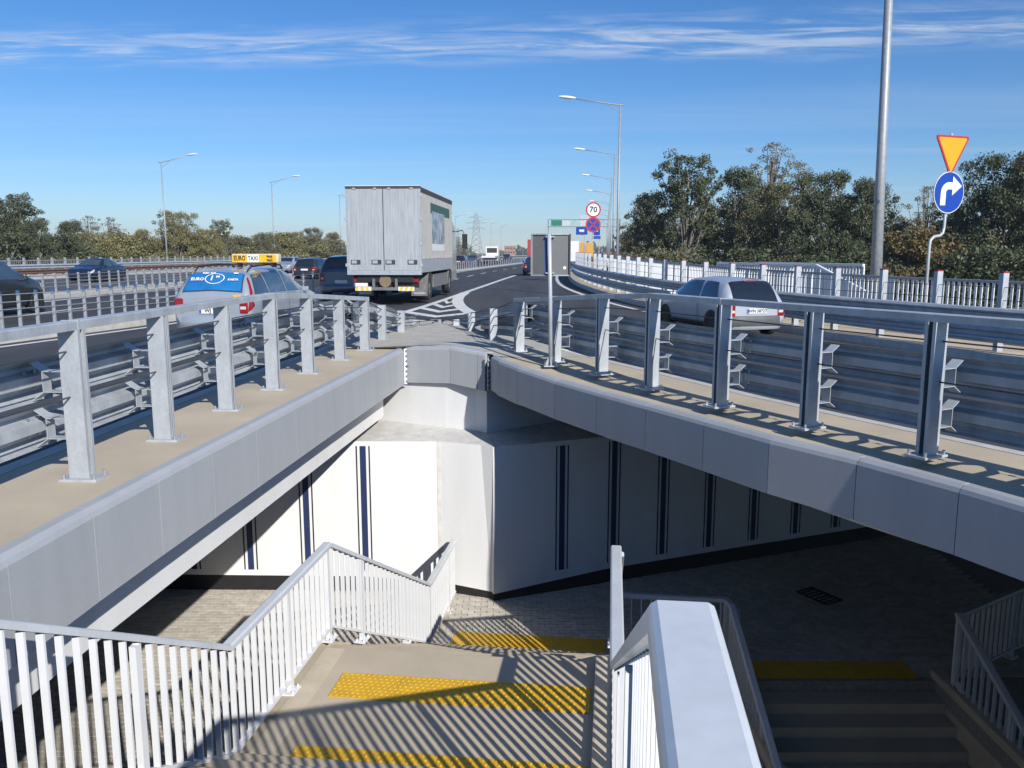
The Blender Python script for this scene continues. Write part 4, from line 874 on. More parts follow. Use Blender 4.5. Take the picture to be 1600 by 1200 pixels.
# ------------------------------------------------------------------ cars
class Car:
    """surface of a car body: stations along y (rear negative), rings around"""
    def __init__(s, keys): s.k = keys
    def st(s, y): return [itp([(k[0], k[j]) for k in s.k], y) if False else s._lin(y, j) for j in range(1, 7)]
    def _lin(s, y, j):
        K = s.k
        if y <= K[0][0]: return K[0][j]
        for a, b in zip(K[:-1], K[1:]):
            if y <= b[0]:
                return s._cub(y, j)
        return K[-1][j]
    def _cub(s, y, j):
        K = s.k
        for i in range(len(K)-1):
            if y <= K[i+1][0]: break
        p1, p2 = K[i], K[i+1]; h = p2[0]-p1[0]; f = (y-p1[0])/h; sl_ = (p2[j]-p1[j])/h
        s0 = (p1[j]-K[i-1][j])/(p1[0]-K[i-1][0]) if i else sl_; s2 = (K[i+2][j]-p2[j])/(K[i+2][0]-p2[0]) if i+2 < len(K) else sl_
        hm = lambda a, b: 0. if a*b <= 0 else 2*a*b/(a+b)
        m1, m2 = (hm(s0, sl_) if i else sl_), (hm(sl_, s2) if i+2 < len(K) else sl_); f2, f3 = f*f, f*f*f
        return (2*f3-3*f2+1)*p1[j]+(f3-2*f2+f)*h*m1+(-2*f3+3*f2)*p2[j]+(f3-f2)*h*m2
    def ring(s, y):
        zl, zb, zt, hl, hb, ht = s.st(y); zt = max(zt, zb+.03)
        m = hb+.015
        return [(0, zl), (hl*.82, zl), (hl*.97, zl+.05), (max(hl, m*.985), zl+.35*(zb-zl)), (m, zl+.70*(zb-zl)), (hb, zb),
                (hb+(ht-hb)*.36+.012, zb+(zt-zb)*.36), (hb+(ht-hb)*.72+.012, zb+(zt-zb)*.72), (ht, zt-(zt-zb)*.10-.022), (ht*.84, zt-.026), (0, zt)]
    def pt(s, y, v, off=0.):
        sg_ = 1 if v >= 0 else -1; v = min(abs(v), 9.9999); r_ = s.ring(y); i = int(v); f = v-i
        x = r_[i][0]+(r_[i+1][0]-r_[i][0])*f; z = r_[i][1]+(r_[i+1][1]-r_[i][1])*f
        p = Vector((sg_*x, y, z))
        if off:
            e = .02; r2 = s.ring(y+e); q = Vector((sg_*(r2[i][0]+(r2[i+1][0]-r2[i][0])*f), y+e, r2[i][1]+(r2[i+1][1]-r2[i][1])*f))-p
            d = Vector((sg_*(r_[i+1][0]-r_[i][0]), 0, r_[i+1][1]-r_[i][1])); n = q.cross(d).normalized()
            c = Vector((0, p.y, (r_[0][1]+r_[10][1])/2))
            if n.dot(p-c) < 0: n = -n
            p += n*off
        return p
    def body(s, n=110):
        ys = np.linspace(s.k[0][0], s.k[-1][0], n); rows = []
        mb = MB()
        for y in ys:
            r_ = s.ring(y); rows.append([Vector((-x, y, z)) for x, z in r_]+[Vector((x, y, z)) for x, z in r_[-2::-1]])
        mb.grid(rows)
        for r_ in (rows[0], rows[-1]): mb.add(r_[:-1], [tuple(range(len(r_)-1))])
        return mb
    def patch(s, quad, off=.010, nu=12, nv=12, top=False):
        """quad: ((y,v) at bottom-start, bottom-end, top-end, top-start)"""
        a, b, c, d = quad; rows = []
        for i in range(nv+1):
            t = i/nv; p = (a[0]+(d[0]-a[0])*t, a[1]+(d[1]-a[1])*t); q = (b[0]+(c[0]-b[0])*t, b[1]+(c[1]-b[1])*t)
            row = []
            for k in range(nu+1):
                y_ = p[0]+(q[0]-p[0])*k/nu
                if top:
                    wa, wb = [math.copysign(10-abs(g[1]), g[1]) for g in (p, q)]; w_ = wa+(wb-wa)*k/nu; v_ = math.copysign(10-abs(w_), w_ if w_ else 1)
                else: v_ = p[1]+(q[1]-p[1])*k/nu
                row.append(s.pt(y_, v_, off))
            rows.append(row)
        return MB().grid(rows)
def wheel(parent, x, y, r, wd, rim=.66):
    side = 1 if x > 0 else -1
    rows = []
    for dx, rr in ((-.5, r*.80), (-.5, r*.95), (-.38, r), (.38, r), (.5, r*.95), (.5, r*.66), (.40, r*.62)):
        rows.append([(x+side*dx*wd, y+rr*math.cos(2*math.pi*k/24), r+rr*math.sin(2*math.pi*k/24)) for k in range(25)])
    wh = part('wheel', MB().grid(rows), rubber, parent, smooth=True)
    mb = MB(); xo = x+side*wd*.43
    mb.add([(xo-side*.05, y+r*.63*math.cos(2*math.pi*k/24), r+r*.63*math.sin(2*math.pi*k/24)) for k in range(24)], [tuple(range(24))]); part('rim_back', mb, black, wh)
    mb = MB()
    for k in range(5):
        a = 2*math.pi*k/5+.3; d = Vector((0, math.cos(a), math.sin(a))); n = Vector((0, -math.sin(a), math.cos(a))); c = Vector((xo, y, r))
        P = [c+n*.05*r/.3, c-n*.05*r/.3, c-n*.035*r/.3+d*r*.64, c+n*.035*r/.3+d*r*.64]; mb.add(P+[p-Vector((side*.03, 0, 0)) for p in P], [(0, 1, 2, 3), (7, 6, 5, 4), (0, 4, 5, 1), (1, 5, 6, 2), (2, 6, 7, 3), (3, 7, 4, 0)])
    P1 = [(xo, y+r*.66*math.cos(2*math.pi*k/24), r+r*.66*math.sin(2*math.pi*k/24)) for k in range(25)]; P2 = [(xo, y+r*.58*math.cos(2*math.pi*k/24), r+r*.58*math.sin(2*math.pi*k/24)) for k in range(25)]
    mb.grid([P1, P2]); mb.cyl((xo-side*.01, y, r), r*.16, .03, 'X', 12); part('rim', mb, rimm, wh)
    return wh
def rear_plate(parent, y, z, txt, w_=.52, x=0.):
    mb = MB(); mb.bbox(x-w_/2, x+w_/2, y-.012, y, z-.057, z+.057); p = part('number_plate', mb, plate_w, parent)
    mb = MB(); mb.bbox(x-w_/2+.004, x-w_/2+.045, y-.0135, y-.0115, z-.052, z+.052); part('plate_band', mb, plate_b, p)
    if txt: text('lettering', txt, .105, ink, p, (x+.02, y-.0135, z), (R(90), 0, 0), bold=.003)
    return p
def lens(parent, name, c, size, m, rz=0., bev=.02):
    mb = MB(); mb.box(c, size, rz); return part(name, mb, m, parent, bevel=bev, smooth=False)
PROFILE = {
 'hatch': dict(L=3.78, wb=(-1.22, 1.26), r=.29, keys=[(-1.885, .36, .68, .80, .68, .72, .64), (-1.85, .27, .76, .86, .75, .775, .63), (-1.68, .22, .84, 1.14, .79, .80, .60), (-1.45, .2, .87, 1.355, .81, .815, .575), (-.8, .2, .89, 1.415, .82, .82, .57), (-.1, .2, .885, 1.42, .82, .82, .575), (.35, .2, .88, 1.37, .82, .82, .565), (.72, .2, .87, 1.17, .82, .815, .58), (1.08, .2, .86, .965, .81, .80, .66), (1.5, .21, .80, .865, .78, .765, .60), (1.78, .24, .66, .74, .70, .68, .52), (1.885, .32, .52, .58, .58, .56, .44)],
   side=[((-1.45, 5.15), (-.62, 5.15), (-.62, 7.7), (-1.18, 7.7)), ((-.52, 5.15), (.92, 5.15), (.28, 7.75), (-.50, 7.75))], rear=((-1.84, -8.3), (-1.84, 8.3), (-1.48, 8.3), (-1.48, -8.3)), front=((1.03, -8.5), (1.03, 8.5), (.42, 8.3), (.42, -8.3))),
 'wagon': dict(L=4.45, wb=(-1.30, 1.32), r=.31, keys=[(-2.225, .36, .75, .92, .70, .74, .66), (-2.17, .27, .84, 1.02, .79, .80, .66), (-2.0, .22, .92, 1.25, .83, .83, .62), (-1.78, .2, .94, 1.43, .845, .845, .595), (-1.2, .2, .94, 1.475, .85, .85, .60), (-.2, .2, .93, 1.49, .85, .85, .605), (.3, .2, .92, 1.44, .85, .85, .60), (.72, .2, .91, 1.23, .85, .84, .61), (1.15, .2, .90, 1.01, .84, .83, .68), (1.7, .21, .83, .90, .81, .80, .64), (2.05, .24, .70, .78, .74, .72, .56), (2.225, .32, .56, .62, .62, .60, .48)],
   side=[((-2.0, 5.15), (-1.28, 5.15), (-1.28, 7.7), (-1.72, 7.7)), ((-1.20, 5.15), (-.28, 5.15), (-.28, 7.75), (-1.20, 7.75)), ((-.20, 5.15), (.98, 5.15), (.30, 7.75), (-.20, 7.75))], rear=((-2.16, -8.25), (-2.16, 8.25), (-1.84, 8.25), (-1.84, -8.25)), front=((1.10, -8.5), (1.10, 8.5), (.38, 8.3), (.38, -8.3))),
 'sedan': dict(L=4.55, wb=(-1.28, 1.38), r=.31, keys=[(-2.275, .38, .70, .80, .66, .70, .58), (-2.2, .27, .84, .94, .78, .78, .66), (-1.8, .22, .90, .985, .83, .825, .68), (-1.4, .2, .91, 1.10, .85, .845, .60), (-.95, .2, .91, 1.33, .855, .85, .56), (-.4, .2, .91, 1.42, .855, .85, .575), (.1, .2, .90, 1.42, .855, .85, .58), (.5, .2, .89, 1.30, .855, .85, .575), (.95, .2, .88, 1.04, .85, .84, .64), (1.3, .2, .86, .93, .84, .83, .68), (1.9, .23, .76, .82, .79, .77, .60), (2.275, .32, .54, .60, .62, .60, .48)],
   side=[((-1.25, 5.15), (-.40, 5.15), (-.40, 7.7), (-.85, 7.7)), ((-.32, 5.15), (.88, 5.15), (.25, 7.75), (-.32, 7.75))], rear=((-1.55, -8.4), (-1.55, 8.4), (-1.02, 8.3), (-1.02, -8.3)), front=((1.0, -8.5), (1.0, 8.5), (.42, 8.3), (.42, -8.3))),
}
# taller body: SUV / people carrier
def scaled(kind, sz, sx_=1., sy_=1.):
    d = PROFILE[kind]; k2 = []
    for y, zl, zb, zt, hl, hb, ht in d['keys']: k2.append((y*sy_, zl+.02, zb*(1+(sz-1)*.75), zt*sz, hl*sx_, hb*sx_, ht*sx_*1.04))
    q = lambda t: tuple((p[0]*sy_, p[1]) for p in t)
    return dict(L=d['L']*sy_, wb=tuple(a*sy_ for a in d['wb']), r=d['r']*(1+.6*(sz-1)), keys=k2, side=[q(t) for t in d['side']], rear=q(d['rear']), front=q(d['front']))
PROFILE['suv'] = scaled('hatch', 1.14, 1.07, 1.12); PROFILE['mpv'] = scaled('wagon', 1.10, 1.03, .96)
def paintm(name, c, metal=.55, rough=.32): return mat(name, c, rough, metal, var=.03, nscale=2, coat=.7)
def car(label, kind, loc, heading, paint_, glass=None, plate=None, name='car', group=None, bumper=None, detail=True, lit_tail=True):
    """heading: angle from +Y, clockwise positive"""
    d = PROFILE[kind]; c = Car(d['keys']); gm = glass or glass_dk
    th = thing(name, label, 'car', loc, -heading, group=group)
    body = part('body', c.body(), paint_, th, smooth=True)
    for sgn in (-1, 1):
        for q in d['side']:
            part('side_window', c.patch([(a, b*sgn) for a, b in q]), gm, th, smooth=True)
        for wy in d['wb']:
            r_ = d['r']; x = sgn*(c.st(wy)[3]+.004)
            mb = MB(); mb.disc((x+sgn*.018, wy, r_+.02), r_*1.17, 'X', 28); mb.v = [(p[0], p[1], max(p[2], .16)) for p in mb.v]; part('wheel_arch', mb, black, th)
            wheel(th, sgn*(c.st(wy)[3]-.075), wy, r_, .21)
        mb = MB(); p = c.pt(d['front'][0][0]-.28, 5.6*sgn); mb.box((p.x+sgn*.09, p.y, p.z), (.17, .09, .11)); part('mirror', mb, paint_, th, bevel=.025)
        y0 = d['keys'][0][0]; y1 = d['keys'][-1][0]
        for qi, q in enumerate(d['side']):     # shut lines and handles under the side windows
            ys_ = q[0][0]+.02 if qi else q[1][0]+.04
            part('door_seam', c.patch([(ys_-.006, 2.3*sgn), (ys_+.006, 2.3*sgn), (ys_+.006, 5.1*sgn), (ys_-.006, 5.1*sgn)], .004, 1, 8), black, th)
            if qi: p = c.pt(q[0][0]+.18, 4.55*sgn, .012); mb = MB(); mb.box((p.x, p.y, p.z), (.03, .17, .03)); part('door_handle', mb, paint_, th, bevel=.008)
        part('sill_trim', c.patch([(d['wb'][0]+.42, 1.6*sgn), (d['wb'][1]-.42, 1.6*sgn), (d['wb'][1]-.42, 2.4*sgn), (d['wb'][0]+.42, 2.4*sgn)], .004, 8, 2), black, th)
        # lamps
        ytl = y0+.02
        part('tail_light', c.patch([(y0+.005, 3.9*sgn), (y0+.17, 4.2*sgn), (y0+.10, 5.2*sgn), (y0+.03, 5.3*sgn)], .012, 4, 4), red_l, th, smooth=True)
        part('headlight', c.patch([(y1-.03, 3.9*sgn), (y1-.34, 4.2*sgn), (y1-.42, 5.0*sgn), (y1-.05, 5.0*sgn)], .01, 4, 3), clear_l, th, smooth=True)
    part('rear_window', c.patch(d['rear'], .012, 16, 14, True), gm, th, smooth=True); part('windscreen', c.patch(d['front'], .012, 16, 14, True), gm, th, smooth=True)
    y0 = d['keys'][0][0]; zb_ = d['keys'][0][2]
    hb0 = d['keys'][0][5]
    if lit_tail:
        for sgn in (-1, 1):
            tl = lens(th, 'tail_light', (sgn*(hb0-.06), y0-.004, zb_-.01), (.17, .04, .30), red_l); lens(tl, 'reverse_lens', (sgn*(hb0-.07), y0-.021, zb_-.05), (.12, .012, .06), clear_l, bev=.005)
    bm_ = bumper or paint_
    mb = MB(); zlo = .26; mb.add([], []); P0 = []
    n = 10
    for z_, o_ in ((.24, .03), (.30, .075), (.48, .085), (.53, .05)):
        row = []
        for k in range(n+1):
            x = -hb0-.06+(2*hb0+.12)*k/n; row.append((x, y0-o_+.16*abs((k/n-.5)*2)**4, z_))
        P0.append(row)
    mb.grid(P0); part('rear_bumper', mb, bm_, th, smooth=True)
    if plate is not None: rear_plate(th, y0-.012, .64, plate)
    mb = MB(); y1 = d['keys'][-1][0]; mb.box((0, y1+.005, .44), (.75, .03, .12)); part('grille', mb, black, th, bevel=.01)
    return th, c
silverblue = paintm('silver_blue_paint', (.56, .60, .65), .35, .3); silver = paintm('silver_paint', (.44, .48, .53), .4, .3); anthr = paintm('anthracite_paint', (.075, .08, .085)); navy = paintm('navy_paint', (.012, .022, .06), .3); dkblue = paintm('slate_blue_paint', (.10, .13, .18)); dkgrey = paintm('dark_grey_paint', (.05, .055, .06)); maroon = paintm('maroon_paint', (.06, .015, .02)); white_car = paintm('white_paint', (.72, .72, .72), 0); redp = paintm('red_tarp', (.40, .03, .03), 0, .5); yelp = paintm('yellow_orange_paint', (.62, .33, .05), 0, .5)
# silver hatchback on the slip road
hd = -R(16.2); RL = Vector((5.05, 19.6)); fw = Vector((math.sin(hd), math.cos(hd))); rt = Vector((math.cos(hd), -math.sin(hd)))
cc = RL+rt*.80+fw*1.885
t1, c1_ = car('silver blue hatchback on the slip road seen from behind', 'hatch', (cc.x, cc.y, -.36), hd, silverblue, plate='WN 58727', bumper=mat('grey_bumper', (.10, .105, .11), .55))
mb = MB(); rows = []
for z_, o_ in ((.20, .02), (.25, .06), (.40, .07), (.425, .06)): rows.append([(-.72+1.44*k/10, -1.885-o_+.14*abs((k/10-.5)*2)**4, z_) for k in range(11)])
mb.grid(rows); part('lower_bumper', mb, silverblue, t1, smooth=True)
lens(t1, 'brake_light', (0, -1.52, 1.335), (.30, .05, .035), red_l, bev=.005)
mb = MB(); mb.tube([(0, -1.2, 1.38), (0, -1.3, 1.52)], .006, 5); part('aerial', mb, black, t1)
mb = MB(); mb.add([(0, -1.897, .74), (.028, -1.897, .78), (0, -1.897, .82), (-.028, -1.897, .78)], [(0, 1, 2, 3)]); part('badge', mb, rimm, t1)
lens(t1, 'mirror_glint', (-.92, .62, .95), (.03, .07, .07), clear_l, bev=.01)  # small pale block standing in for the sun glint on the door mirror
# taxi
hd = R(5.6); RL = Vector((-6.92, 16.97)); fw = Vector((math.sin(hd), math.cos(hd))); rt = Vector((math.cos(hd), -math.sin(hd))); cc = RL+rt*.84+fw*2.225
tx, ct = car('silver estate taxi with yellow roof sign and blue advert on the rear window', 'wagon', (cc.x, cc.y, -.15), hd, silver, glass=glass_lt, plate='WJ 796', name='taxi')
adm = mat('advert_blue', (.010, .12, .36), .4, 0, var=.12, nscale=4, col2=(.02, .19, .44))
part('window_advert', ct.patch(((-2.15, -8.55), (-2.15, 8.55), (-1.855, 8.5), (-1.855, -8.5)), .020, 16, 14, True), adm, tx, smooth=True)
def on_rear(u, y, off=.018): p = ct.pt(y, 10, off); return p
pa, pb2 = ct.pt(-2.12, 9.99), ct.pt(-1.87, 9.99); tilt = math.atan2(pb2.z-pa.z, pb2.y-pa.y)
def adtext(s, size, x, f, bold=.003, m=whitel):
    p = ct.pt(-2.12+.25*f, 9.999, .040); text('lettering', s, size, m, tx, (x, p.y, p.z), (tilt, 0, 0), bold=bold)
adtext('EURO', .105, -.36, .45); adtext('1', .17, -.06, .52, .006); adtext('99', .085, .06, .62); adtext('KARTA', .07, .40, .42); adtext('EURO  TAXI', .05, -.15, .90); adtext('9666', .05, .42, .90)
mb = MB(); rows = []
for rr in (1., .9):
    row = []
    for k in range(33):
        q = 2*math.pi*k/32; p = ct.pt(-2.12+.25*(.53+.36*rr*math.sin(q)), 9.999, .034); row.append((.21*rr*math.cos(q), p.y, p.z))
    rows.append(row)
mb.grid(rows); part('advert_ring', mb, whitel, tx)
for sgn in (-1, 1):
    part('high_tail_light', ct.patch([(-2.16, 5.6*sgn), (-2.03, 5.6*sgn), (-1.86, 7.6*sgn), (-1.90, 7.8*sgn)], .012, 3, 5), red_l, tx, smooth=True)
    mb = MB(); mb.tube([(sgn*.56, -1.7, 1.43), (sgn*.57, -1.5, 1.52), (sgn*.58, -.6, 1.55), (sgn*.57, .1, 1.53), (sgn*.56, .25, 1.45)], .02, 6); part('roof_rail', mb, black, tx, smooth=True)
mb = MB(); mb.box((0, 0, 0), (1.16, .22, .20)); M = Matrix.Translation((.42, -.75, 1.68)); mb.v = [tuple(M @ Vector(p)) for p in mb.v]
rs_ = part('roof_sign', mb, mat('sign_ivory', (.70, .62, .45), .4), tx, bevel=.04)
ysgn = mat('taxi_yellow', (.85, .48, .02), .4)
for x0, x1, m in ((-.13, .24, ysgn), (.245, .53, sgn_white), (.535, .97, ysgn)): mb = MB(); mb.bbox(x0, x1, -.873, -.862, 1.60, 1.76); part('sign_panel', mb, m, rs_)
text('lettering', 'EURO', .145, ink, rs_, (.055, -.876, 1.68), (R(90), 0, 0), bold=.004, sx=.78); text('lettering', 'TAXI', .13, ink, rs_, (.388, -.876, 1.68), (R(90), 0, 0), bold=.002, sx=.85)
text('lettering', '9666', .075, ink, rs_, (.80, -.876, 1.72), (R(90), 0, 0), bold=.003); text('lettering', '9662', .075, ink, rs_, (.80, -.876, 1.64), (R(90), 0, 0), bold=.003)
rs_.scale = (.9, 1, 1)
for x in (.0, .85): mb = MB(); mb.box((x, -.75, 1.54), (.05, .2, .1)); part('sign_bracket', mb, black, rs_)
lens(tx, 'fare_sticker', (.55, -2.245, .93), (.16, .01, .07), ysgn, bev=.003)
# others
car('dark grey crossover at the left picture edge on the middle carriageway', 'suv', (-14.95, 23.25, -.1), R(2), dkgrey, glass=glass_lt)
car('navy saloon driving towards the camera behind the second cable fence', 'sedan', (-25.7, 52, -.1), R(180), navy, glass=glass_lt)
car('pale silver car facing the camera beyond the taxi roof sign', 'sedan', (-19.6, 74, -.1), R(186), silver, lit_tail=False)
car('black hatchback seen from behind, right of the pale silver car', 'hatch', (-13.6, 58, -.1), R(9), dkgrey, plate='')
car('slate blue people carrier half hidden behind the box lorry', 'mpv', (-6.25, 33.6, -.06), R(5), dkblue, plate='')
car('dark car mostly hidden behind the grey sign boards', 'sedan', (1.75, 63, 0), R(3), navy, plate='')
car('maroon car beyond the right side of the box lorry', 'hatch', (-6.4, 105, -.05), R(6), maroon, plate='')
car('grey car ahead of the maroon car in the far queue', 'sedan', (-5.7, 125, -.05), R(6), dkblue)
car('small dark blue car at the far right end of the road', 'hatch', (12.6, 165, 0), R(6), navy)
car('small dark car far away before the red lorry', 'sedan', (-3.5, 175, 0), R(6), dkgrey); car('distant dark car right of the white tow truck', 'hatch', (-1.0, 190, 0), R(6), dkgrey)
# ------------------------------------------------------------------ lorries
trk_door = mat('lorry_door_grey', (.40, .42, .44), .55, .15, var=.10, nscale=5, stretch=(3, 3, .25), fine=.04)
trk_side = mat('lorry_tarpaulin', (.56, .53, .47), .6, 0, var=.05, nscale=2.2, bump=.2, bscale=2.5)
trk_alu = mat('aluminium_trim', (.55, .57, .60), .4, .5, var=.05); dark_frame = mat('dark_frame', (.05, .05, .055), .6); mud = mat('grey_mudguard', (.17, .17, .17), .7, 0, var=.15)
hv_y = mat('hazard_yellow', (.75, .55, .03), .5); hv_w = mat('hazard_white', (.75, .68, .62), .5)
lo = thing('box_lorry', 'dirty grey box lorry with double rear doors and picture on its side', 'lorry', (-4.22, 27.75, .0), -math.atan(.066))
W2, LB, Z0, Z1 = 1.24, 7.5, 1.02, 3.80
mb = MB(); mb.bbox(-W2+.03, W2-.03, .06, LB, Z0+.02, Z1-.03); part('box_core', mb, trk_side, lo)
for s in (-1, 1):
    x0, x1 = (-W2+.05, -.012) if s < 0 else (.012, W2-.05)
    mb = MB(); n = 24; rows = []
    for k in range(n+1):
        x = x0+(x1-x0)*k/n; yv = -.004-.0012*(k % 2); rows.append([(x, yv, Z0+.06), (x, yv, Z1-.09)])
    mb.grid(rows); dr = part('rear_door', mb, trk_door, lo)
    for xx in (x0+.24 if s < 0 else x0+.20, x1-.24):
        mb = MB(); mb.bbox(xx-.16, xx+.16, -.016, .0, 1.27, 1.42); h = part('latch_recess', mb, dark_frame, dr); mb = MB(); mb.bbox(xx-.13, xx+.04, -.024, -.015, 1.30, 1.40); part('latch', mb, trk_alu, h)
        mb = MB(); mb.bbox(xx-.05, xx+.05, -.03, 0, Z1-.10, Z1-.055); part('bar_keeper', mb, trk_alu, dr); mb = MB(); mb.bbox(xx-.06, xx+.06, -.035, .0, Z0+.0, Z0+.05); part('bar_keeper', mb, trk_alu, dr)
    for z in (1.25, 1.95, 2.75, 3.5): mb = MB(); mb.bbox((s*W2)-.05, (s*W2)+.05, -.02, .03, z-.05, z+.05); part('hinge', mb, trk_alu, dr)
for s in (-1, 1): mb = MB(); mb.bbox(s*W2-.045, s*W2+.0, -.012, .05, Z0, Z1-.02) if s > 0 else mb.bbox(s*W2, s*W2+.045, -.012, .05, Z0, Z1-.02); part('corner_post', mb, trk_alu, lo)
mb = MB(); mb.bbox(-W2, W2, -.014, .06, Z1-.085, Z1); part('top_frame', mb, dark_frame, lo)
mb = MB(); mb.bbox(-W2, W2, -.02, .12, Z0-.09, Z0+.055); part('sill', mb, trk_alu, lo)
for s in (-1, 1):
    mb = MB(); x = s*W2; mb.bbox(min(x-s*.03, x), max(x-s*.03, x), .05, LB, 1.45, Z1-.20); part('side_tarpaulin', mb, trk_side, lo)
    mb = MB(); mb.bbox(min(x-s*.03, x+s*.005), max(x-s*.03, x+s*.005), .05, LB+.02, Z1-.20, Z1-.03); part('cant_rail', mb, dark_frame, lo)
    mb = MB(); mb.bbox(min(x-s*.03, x+s*.008), max(x-s*.03, x+s*.008), .05, LB, Z0-.02, 1.44); part('side_board', mb, trk_alu, lo)
    for k in range(9): mb = MB(); mb.box((x+s*.012, .5+k*.85, 1.50), (.02, .05, .10)); part('strap', mb, trk_alu, lo)
mb = MB(); mb.bbox(-W2, W2, .02, LB, Z1-.03, Z1+.02); part('roof', mb, white_car, lo)
mb = MB(); mb.bbox(-W2+.02, W2-.02, LB-.04, LB+.01, Z0, Z1-.04); part('front_wall', mb, trk_side, lo)
pic_g = mat('picture_green', (.05, .12, .10), .6); pic_d = mat('picture_landscape', (.05, .10, .17), .5, 0, col2=(.50, .58, .62), nscale=2.6); pic_w = mat('picture_sky', (.55, .62, .66), .5, 0, col2=(.10, .13, .16), nscale=3.2, var=.3)
mb = MB(); mb.bbox(W2+.002, W2+.006, 2.0, 6.7, 3.02, 3.38); gp = part('side_picture', mb, pic_g, lo)
for y0, y1, m in ((2.3, 3.2, pic_d), (3.25, 4.35, pic_w), (4.4, 5.2, pic_d)): mb = MB(); mb.bbox(W2+.007, W2+.011, y0, y1, 1.98, 3.1); part('picture_panel', mb, m, gp)
mb = MB(); mb.bbox(W2+.003, W2+.0065, 2.3, 5.2, 1.72, 1.97); part('picture_panel', mb, plate_w, gp)
# chassis
mb = MB()
for s in (-1, 1): mb.bbox(s*.45-.06, s*.45+.06, .1, 9.1, .68, .93)
mb.bbox(-.95, .95, .12, .3, .68, .93); part('chassis', mb, black, lo)
mb = MB(); mb.bbox(-1.1, 1.1, .25, .31, .5, .92); part('rear_apron', mb, black, lo)
mb = MB(); mb.bbox(-.95, .95, .02, .10, .42, .52); mb.bbox(-.42, -.34, .03, .12, .42, .80); mb.bbox(.34, .42, .03, .12, .42, .80); part('underrun_bar', mb, mud, lo)
for s in (-1, 1):
    x0 = s*.72
    mb = MB(); mb.bbox(x0-.27, x0+.27, .0, .018, .40, .54); hp = part('hazard_plate', mb, hv_w, lo)
    for k in range(3):
        xa = x0-.24+k*.17; mb = MB(); mb.add([(xa, -.002, .402), (xa+.085, -.002, .402), (xa+.085+s*.05+.02, -.002, .538), (xa+s*.05+.02, -.002, .538)], [(0, 1, 2, 3)]); part('hazard_stripe', mb, hv_y, hp)
    lens(lo, 'tail_light', (s*.92, .20, .74), (.36, .06, .13), red_l)
rear_plate(lo, .1, .60, '', w_=.46, x=-.82)
mb = MB(); mb.cyl((.0, .16, .72), .20, .12, 'Y', 20); part('spare_wheel', mb, mat('spare_brown', (.22, .16, .10), .7), lo)
for y_, tw in ((1.9, .5), (6.9, .28)):
    for s in (-1, 1):
        wheel(lo, s*(1.2-tw/2), y_, .46, tw)
        mb = MB(); rows = []
        for k in range(11):
            a = math.pi*(.02+.96*k/10); rows.append([(s*.66, y_+.60*math.cos(a), .46+.60*math.sin(a)*.92), (s*1.22, y_+.60*math.cos(a), .46+.60*math.sin(a)*.92)])
        mb.grid(rows); part('mudguard', mb, mud, lo)
        if y_ < 3: mb = MB(); mb.bbox(min(s*.66, s*1.22), max(s*.66, s*1.22), y_-.66, y_-.64, .18, .80); part('mud_flap', mb, mud, lo); mb = MB(); mb.bbox(min(s*.74, s*1.16), max(s*.74, s*1.16), y_-.672, y_-.662, .24, .30); part('flap_strip', mb, trk_alu, lo)
for s in (-1, 1): mb = MB(); mb.bbox(s*1.19-.02, s*1.19+.02, 2.7, 6.2, .42, .88); part('side_guard', mb, mud, lo)
# cab
cabm = paintm('cab_beige_grey', (.35, .34, .31), 0, .5)
mb = MB(); prof = [(7.65, .55), (7.65, 2.35), (7.85, 2.95), (8.2, 3.0), (9.1, 2.75), (9.42, 1.75), (9.5, 1.2), (9.5, .45)]; n = len(prof)
mb.add([(-1.15, a, b) for a, b in prof]+[(1.15, a, b) for a, b in prof], [tuple(range(n)), tuple(range(2*n-1, n-1, -1))]+[(i, (i+1) % n, n+(i+1) % n, n+i) for i in range(n)]); part('cab', mb, cabm, lo, bevel=.05)
for s in (-1, 1):
    mb = MB(); mb.add([(s*1.156, 8.0, 1.75), (s*1.156, 9.3, 1.7), (s*1.156, 9.02, 2.6), (s*1.156, 8.0, 2.6)], [(0, 1, 2, 3)]); part('cab_window', mb, glass_dk, lo)
    mb = MB(); mb.tube([(s*1.15, 9.2, 2.55), (s*1.45, 9.25, 2.62), (s*1.52, 9.25, 2.5)], .02, 6); mb.box((s*1.55, 9.25, 2.15), (.22, .09, .62)); part('mirror', mb, black, lo)
mb = MB(); mb.add([(-1.05, 9.43, 1.78), (1.05, 9.43, 1.78), (.98, 9.14, 2.7), (-.98, 9.14, 2.7)], [(0, 1, 2, 3)]); part('windscreen', mb, glass_dk, lo)
